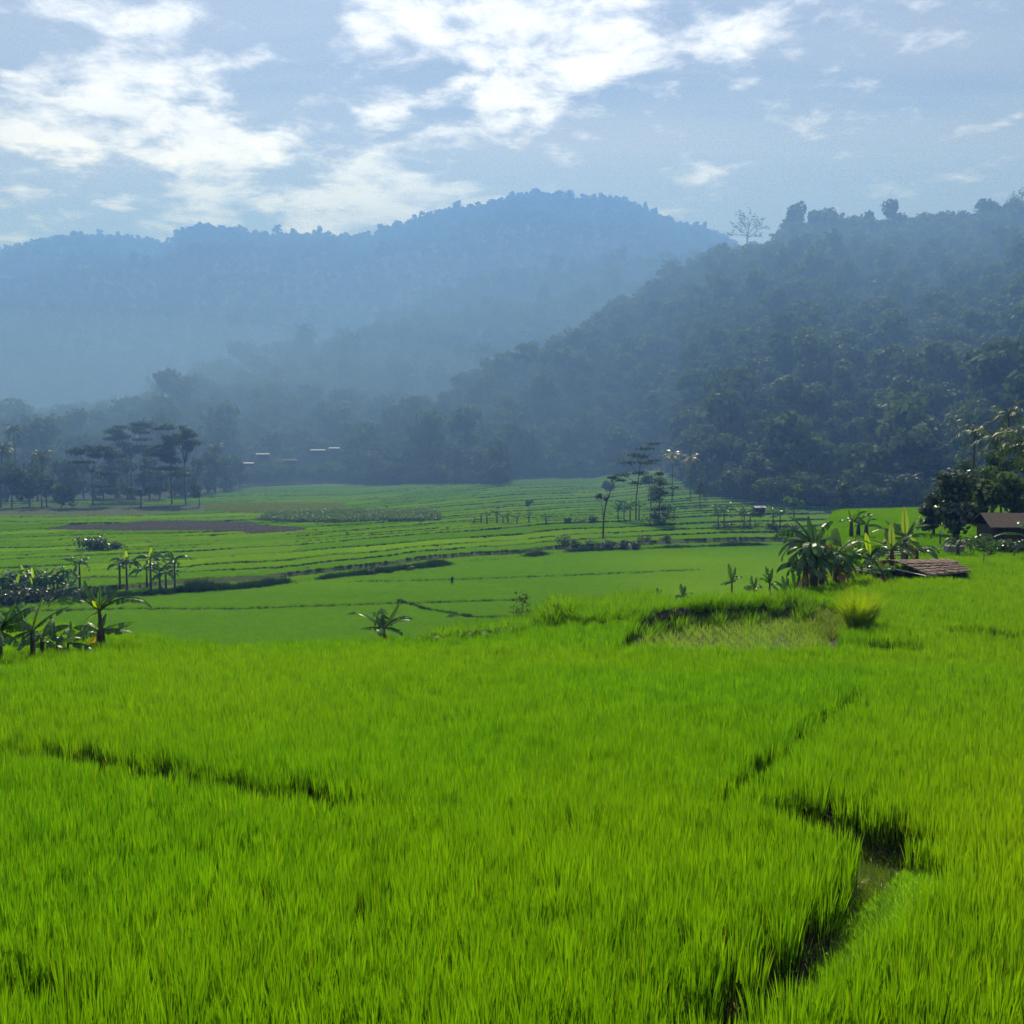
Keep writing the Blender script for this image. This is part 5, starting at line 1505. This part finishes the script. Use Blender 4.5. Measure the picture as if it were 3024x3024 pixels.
# ------------------------------------------------------------------ shelter, poles, channel, barn, houses
def build_things():
    # thatched field shelter: the ridge runs left to right and away
    b = at_dist(925, 52.3); gz0 = b[2]
    o = thing('thatched_shelter', 'low field shelter with a weathered thatched roof by the banana plants', 'shelter', (b[0], b[1], gz0), 0)
    def rel(px, py, d): q = P(px, py, d); return Vector((q[0] - b[0], q[1] - b[1], q[2] - gz0))
    A0, A1 = rel(896, 562.5, 53.0), rel(956, 562.5, 55.2)      # ridge ends
    E0, E1 = rel(926, 574.5, 50.6), rel(969, 570.5, 53.2)      # front eave ends
    B0 = A0 * 2 - E0; B1 = A1 * 2 - E1
    B0.z = E0.z + .05; B1.z = E1.z + .05
    rg = np.random.default_rng(31)
    def slope(R0, R1, Q0, Q1, nm):
        nrm = (R1 - R0).cross(Q0 - R0).normalized()
        if nrm.z < 0: nrm = -nrm
        n = 5
        for c in range(n):
            mb = MB(); t0, t1 = c / n - .02, (c + 1) / n + .10
            m = 26
            off0 = nrm * (.015 + .012 * (n - c)); off1 = nrm * (.05 + .02 * (n - c))
            for i in range(m):
                u0, u1 = i / m, (i + 1) / m - .004
                j = rg.uniform(-.03, .04); up = nrm * rg.uniform(-.012, .022)
                q = lambda u, t: (R0 * (1 - u) + R1 * u) * (1 - t) + (Q0 * (1 - u) + Q1 * u) * t
                a, b_ = q(u0, t0) + off0 + up, q(u1, t0) + off0 + up
                c_, d_ = q(u1 + rg.normal(0, .01), t1 + j) + off1 + up, q(u0 + rg.normal(0, .01), t1 + j) + off1 + up
                e = nrm * -.03
                mb.add([a, b_, c_, d_, a + e, b_ + e, c_ + e, d_ + e], [(0, 1, 2, 3), (3, 2, 6, 7), (4, 7, 6, 5), (0, 3, 7, 4), (1, 5, 6, 2)], float(rg.uniform()))
            link(nm, mb.mesh('thatch_course', MAT['thatch']), parent=o)
    slope(A0, A1, E0, E1, 'thatch_course')
    slope(A0, A1, B0, B1, 'thatch_course')
    mb = MB()
    for i in range(30):
        u = i / 29; p = A0 * (1 - u) + A1 * u
        d = (E0 - A0).normalized() * rg.uniform(.12, .25) * (1 if i % 2 else -.6)
        mb.tube([p + Vector((0, 0, .04)), p + Vector((0, 0, .07)) + d], [.05, .02], 5)
    link('ridge_bundle', mb.mesh('ridge_bundle', MAT['thatch']), parent=o)
    for p in (E0, E1, B0, B1):
        q = p * .96; mb = MB(); mb.tube([(q.x, q.y, -.3), (q.x, q.y, q.z - .04)], .05, 6); link('post', mb.mesh('shelter_post', MAT['timber']), parent=o)
    for p, q in ((E0, E1), (B0, B1), (E0, B0)):
        mb = MB(); mb.tube([p + Vector((0, 0, -.07)), q + Vector((0, 0, -.07))], .035, 6); link('beam', mb.mesh('shelter_beam', MAT['bamboo']), parent=o)
    # bamboo poles on two short forked stakes
    for i, (p0, p1, lab) in enumerate([((832, 565.3, 52), (882, 571.2, 51.2), 'upper one of two pale bamboo poles beside the banana plants'), ((834, 567.3, 51.8), (883, 573.4, 51.0), 'lower one of two pale bamboo poles beside the banana plants')]):
        a, c = P(*p0), P(*p1); mb = MB()
        a, c = Vector(a), Vector(c)
        mb.tube([Vector((0, 0, 0)) + (c - a) * t for t in np.linspace(0, 1, 9)], [.045 - .002 * k for k in range(9)], 8)
        tag(link('bamboo_pole', mb.mesh('bamboo_pole', MAT['bamboo'], True), tuple(a)), lab, 'pole', 'bamboo poles')
    for i, px in enumerate((845, 873)):
        a = P(px, 567 + (px - 834) * .122, 51.65); z = gz(a[0], a[1]); mb = MB()
        mb.tube([(0, 0, -.2), (0, 0, a[2] - z - .09)], .04, 6)
        tag(link('stake', mb.mesh('stake', MAT['timber']), (a[0], a[1] + .0, z)), ['left stake carrying the bamboo poles', 'right stake carrying the bamboo poles'][i], 'stake', 'stakes under the poles')
    # concrete channel lip
    L = [P(862, 556.5, 62), P(890, 554.5, 64), P(915, 552, 67), P(948, 547.5, 71)]
    mb = MB(); z = [gz(p[0], p[1]) for p in L]
    for i in range(3):
        a, c = L[i], L[i + 1]; n = Vector((-(c[1] - a[1]), c[0] - a[0], 0)).normalized()
        for off in (0.0, .75):
            q = [Vector((a[0], a[1], 0)) + n * (off - .1), Vector((c[0], c[1], 0)) + n * (off - .1), Vector((c[0], c[1], 0)) + n * (off + .1), Vector((a[0], a[1], 0)) + n * (off + .1)]
            zz = [a[2], c[2], c[2], a[2]]; zb = [z[i] - .2, z[i + 1] - .2, z[i + 1] - .2, z[i] - .2]
            V = [(p.x, p.y, h) for p, h in zip(q, zz)] + [(p.x, p.y, h) for p, h in zip(q, zb)]
            mb.add(V, [(0, 1, 2, 3), (0, 4, 5, 1), (3, 2, 6, 7), (0, 3, 7, 4), (1, 5, 6, 2)])
    tag(link('irrigation_channel', mb.mesh('irrigation_channel', MAT['concrete'])), 'pale concrete irrigation channel running behind the shelter', 'channel')
    # grey concrete box
    p = at_dist(955, 68); mb = MB(); mb.box((0, 0, .25), (1.05, .8, .9)); mb.box((0, 0, .73), (1.15, .9, .08))
    tag(link('concrete_box', mb.mesh('concrete_box', MAT['concrete']), p), 'low grey concrete box under the drooping young palm', 'concrete box')
    # post with a pale cloth
    p = at_dist(941, 74); o = thing('marker_post', 'thin post with a pale rag in the field behind the shelter', 'post', p)
    mb = MB(); mb.tube([(0, 0, -.2), (0, 0, 1.35)], .05, 6); link('post', mb.mesh('post', MAT['timber']), parent=o)
    mb = MB(); mb.box((.06, -.03, 1.2), (.22, .03, .2)); link('rag', mb.mesh('rag', MAT['plaster']), parent=o)
    # dark barn at the right edge
    p = at_dist(1020, 73); o = thing('barn', 'dark timber barn under a grey roof at the right edge', 'barn', p, -.12)
    W, Dp, H = 4.8, 3.6, 1.95
    for i in range(24):
        mb = MB(); w = W / 24; mb.box((-W / 2 + w * (i + .5), -Dp / 2 + rg.uniform(-.008, .008), H / 2 - .1), (w - .018, .04, H + .1 + rg.uniform(-.03, .03)))
        link('plank', mb.mesh('barn_plank', MAT['timber']), parent=o)
    mb = MB(); mb.box((0, 0, H / 2 - .12), (W - .1, Dp - .1, H)); link('wall', mb.mesh('barn_wall', MAT['timber']), parent=o)
    mb = MB()
    for sg in (-1, 1):
        for i in range(16):
            x0, x1 = -W / 2 - .3 + (W + .6) * i / 16, -W / 2 - .3 + (W + .6) * (i + 1) / 16 - .01
            zj = rg.uniform(-.012, .012)
            mb.add([(x0, sg * (Dp / 2 + .45), H - .12 + zj), (x1, sg * (Dp / 2 + .45), H - .12 + zj), (x1, 0, H + .75 + zj), (x0, 0, H + .75 + zj),
                    (x0, sg * (Dp / 2 + .45), H - .2 + zj), (x1, sg * (Dp / 2 + .45), H - .2 + zj), (x1, 0, H + .67 + zj), (x0, 0, H + .67 + zj)],
                   [(0, 1, 2, 3), (4, 7, 6, 5), (0, 4, 5, 1), (0, 3, 7, 4), (1, 5, 6, 2)])
    link('roof', mb.mesh('barn_roof', MAT['timber']), parent=o)
    # tiny houses in the haze
    def house(px, py, d, wm, lab, roof='tin', rz=0.0, hh=1.3):
        q = P(px, py, d); x, y = q[0], q[1]; z = q[2] - hh
        o = thing('house', lab, 'house', (x, y, z), rz, 'small houses across the valley')
        mb = MB(); mb.box((0, 0, hh / 2 - .7), (wm, wm * .7, hh + 1.4)); link('wall', mb.mesh('house_wall', MAT['timber']), parent=o)
        mb = MB(); w2, d2 = wm / 2 + .4, wm * .35 + .5
        for sg in (-1, 1):
            mb.add([(-w2, sg * d2, hh - .1), (w2, sg * d2, hh - .1), (w2, 0, hh + .3), (-w2, 0, hh + .3), (-w2, sg * d2, hh - .22), (w2, sg * d2, hh - .22), (w2, 0, hh + .2), (-w2, 0, hh + .2)],
                   [(0, 1, 2, 3), (4, 7, 6, 5), (0, 4, 5, 1), (0, 3, 7, 4), (1, 5, 6, 2)])
        link('roof', mb.mesh('house_roof', MAT[roof]), parent=o)
        mb = MB(); mb.box((wm * .15, -wm * .35 - .02, .3), (.9, .06, 1.7)); link('door', mb.mesh('house_door', MAT['timber']), parent=o)
        mb = MB(); mb.box((-wm * .25, -wm * .35 - .02, .6), (1.0, .06, .7)); link('window', mb.mesh('house_window', MAT['hair']), parent=o)
    house(263, 454, 452, 5.0, 'small house with a bright tin roof above the left wood', 'tin', .15)
    house(249, 463, 440, 3.6, 'lower house with a thin bright roof line at the right end of the left wood', 'tin', .1)
    house(318, 450, 470, 6.0, 'house with a long bright roof in the haze between the woods', 'tin', .1)
    house(335, 448, 475, 4.5, 'house just right of the one with the long bright roof', 'tin', -.1)
    house(290, 460, 462, 6.0, 'brown roofed house between the bright roofs', 'tile', .0)
    house(759, 507, 268, 2.6, 'small pale roofed hut among the scrub on the right terraces', 'tin', .2, 1.0)
    # person standing in the wide lower field
    p = at_ground(452.3, 586, .0)
    d = p[1]
    o = thing('person', 'person in dark clothes and head cover standing in the wide rice field', 'person', (p[0], p[1], p[2]), 0)
    def skinned(nm, verts, edges, radii, mat, parent, lvl=1):
        me = bpy.data.meshes.new(nm); me.from_pydata(verts, edges, []); ob = link(nm, me, parent=parent)
        md = ob.modifiers.new('skin', 'SKIN'); md.use_smooth_shade = True
        for i, r in enumerate(radii): me.skin_vertices[0].data[i].radius = (r, r) if isinstance(r, (int, float)) else r
        me.skin_vertices[0].data[0].use_root = True
        sb = ob.modifiers.new('subdivision', 'SUBSURF'); sb.levels = lvl; sb.render_levels = lvl
        me.materials.append(mat); return ob
    V = [(0, 0, .86), (0, 0, 1.08), (0, .02, 1.30), (0, .02, 1.42), (0, 0, 1.50),
         (-.10, 0, .80), (-.11, -.02, .46), (-.11, .02, .07), (-.11, -.10, .03), (.10, 0, .80), (.12, -.03, .46), (.13, .02, .07), (.13, -.10, .03),
         (-.20, .02, 1.36), (-.26, .0, 1.10), (-.22, -.10, .88), (-.215, -.13, .80), (.20, .02, 1.36), (.42, .0, 1.22), (.30, -.08, 1.02), (.26, -.12, .97)]
    E = [(0, 1), (1, 2), (2, 3), (3, 4), (0, 5), (5, 6), (6, 7), (7, 8), (0, 9), (9, 10), (10, 11), (11, 12), (2, 13), (13, 14), (14, 15), (15, 16), (2, 17), (17, 18), (18, 19), (19, 20)]
    Rr = [(.17, .13), (.16, .12), (.19, .12), (.075, .075), (.065, .065), .095, .065, .045, .035, .095, .065, .045, .035, .07, .05, .04, .035, .07, .055, .042, .035]
    skinned('body', V, E, Rr, MAT['cloth_dark'], o)
    # head with face
    mb = MB(); n1, n2 = 10, 12
    for i in range(n1 + 1):
        ph = pi * i / n1
        for j in range(n2):
            th = 2 * pi * j / n2; f = 1 + (.10 if (abs(th - 1.5 * pi) < .3 and .45 < i / n1 < .65) else 0)
            mb.v.append((.078 * math.sin(ph) * math.cos(th), .098 * f * math.sin(ph) * math.sin(th), .118 * math.cos(ph))); mb.t.append(.5)
    for i in range(n1):
        for j in range(n2): mb.f.append((i * n2 + j, i * n2 + (j + 1) % n2, (i + 1) * n2 + (j + 1) % n2, (i + 1) * n2 + j)); mb.m.append(0)
    link('head', mb.mesh('person_head', MAT['skin'], True), (0, -.01, 1.585), o)
    mb = MB()
    for i in range(7):
        ph = pi * .62 * i / 6
        for j in range(12):
            th = 2 * pi * j / 12; front = .82 if (math.sin(th) < -.5 and i > 3) else 1
            mb.v.append((.095 * math.sin(ph) * math.cos(th), .115 * math.sin(ph) * math.sin(th) * front + .012, .136 * math.cos(ph))); mb.t.append(.5)
    for i in range(6):
        for j in range(12): mb.f.append((i * 12 + j, i * 12 + (j + 1) % 12, (i + 1) * 12 + (j + 1) % 12, (i + 1) * 12 + j)); mb.m.append(0)
    link('head_cover', mb.mesh('person_head_cover', MAT['hair'], True), (0, -.0, 1.592), o)
    for sx, bx, by, bz, tag_ in ((-1, -.212, -.135, .79, 'hand'), (1, .25, -.13, .955, 'hand')):
        hb = MB(); hb.tube([(0, 0, .03), (0, -.01, -.02), (0, -.015, -.06)], [.022, .034, .030], 7)
        for k in range(4): hb.tube([(-.024 + .016 * k, -.014, -.055), (-.025 + .016 * k, -.026, -.095 - .008 * (k in (1, 2))), (-.025 + .016 * k, -.045, -.12 - .01 * (k in (1, 2)))], [.008, .0075, .006], 5)
        hb.tube([(sx * -.028, -.01, -.01), (sx * -.05, -.025, -.045), (sx * -.045, -.04, -.07)], [.010, .009, .007], 5)
        link('hand', hb.mesh('person_hand', MAT['skin'], True), (bx, by, bz), o)
build_things()

# ------------------------------------------------------------------ haze
def build_haze():
    m = bpy.data.materials.new('haze_air'); m.use_nodes = True
    nt = m.node_tree; nt.nodes.clear()
    out = nt.nodes.new('ShaderNodeOutputMaterial'); v = nt.nodes.new('ShaderNodeVolumePrincipled')
    v.inputs['Color'].default_value = HAZE_COLOR
    v.inputs['Density'].default_value = HAZE_DENSITY
    v.inputs['Anisotropy'].default_value = HAZE_ANISO
    v.inputs['Absorption Color'].default_value = (1, 1, 1, 1)
    for nm in ('Density Attribute', 'Color Attribute', 'Temperature Attribute'):
        if nm in v.inputs: v.inputs[nm].default_value = ''
    nt.links.new(v.outputs[0], out.inputs['Volume'])
    try: m.cycles.homogeneous_volume = True
    except Exception: pass
    mb = MB(); z0, z1 = -40.0, HAZE_TOP
    mb.box((0, 1850, (z0 + z1) / 2), (12000, 4800, z1 - z0))
    o = link('haze', mb.mesh('haze', m))
    tag(o, 'pale blue morning haze filling the valley', None, None, 'stuff')
build_haze()
def build_smoke(cx, cy_, cz, rx, ry, rzz, dens, tint, lab):
    m = bpy.data.materials.new('smoke_air'); m.use_nodes = True
    nt = m.node_tree; nt.nodes.clear()
    out = nt.nodes.new('ShaderNodeOutputMaterial'); v = nt.nodes.new('ShaderNodeVolumePrincipled')
    v.inputs['Color'].default_value = tint
    v.inputs['Density'].default_value = dens
    v.inputs['Anisotropy'].default_value = 0.3
    v.inputs['Absorption Color'].default_value = (0, 0, 0, 1)
    for nm in ('Density Attribute', 'Color Attribute', 'Temperature Attribute'):
        if nm in v.inputs: v.inputs[nm].default_value = ''
    nt.links.new(v.outputs[0], out.inputs['Volume'])
    try: m.cycles.homogeneous_volume = True
    except Exception: pass
    n1, n2 = 24, 48
    V = []
    for i in range(n1 + 1):
        ph = pi * i / n1
        for j in range(n2):
            th = 2 * pi * j / n2
            w = 1 + .06 * math.sin(3 * th + 1) + .05 * math.sin(5 * th)
            V.append((cx + rx * w * math.sin(ph) * math.cos(th), cy_ + ry * w * math.sin(ph) * math.sin(th), max(cz + rzz * math.cos(ph), -30)))
    Fq = [(i * n2 + j, i * n2 + (j + 1) % n2, (i + 1) * n2 + (j + 1) % n2, (i + 1) * n2 + j) for i in range(n1) for j in range(n2)]
    mb = MB(); mb.add(V, [tuple(reversed(f)) for f in Fq])
    o = link('smoke', mb.mesh('smoke', m, True))
    tag(o, lab, None, 'valley smoke', 'stuff')
for _s, _l in zip(SMOKE_SHELLS, ('thin outer veil of blue grey smoke over the far half of the valley', 'denser low smoke before the right hill', 'low smoke lying behind the left trees')):
    build_smoke(*_s, _l)
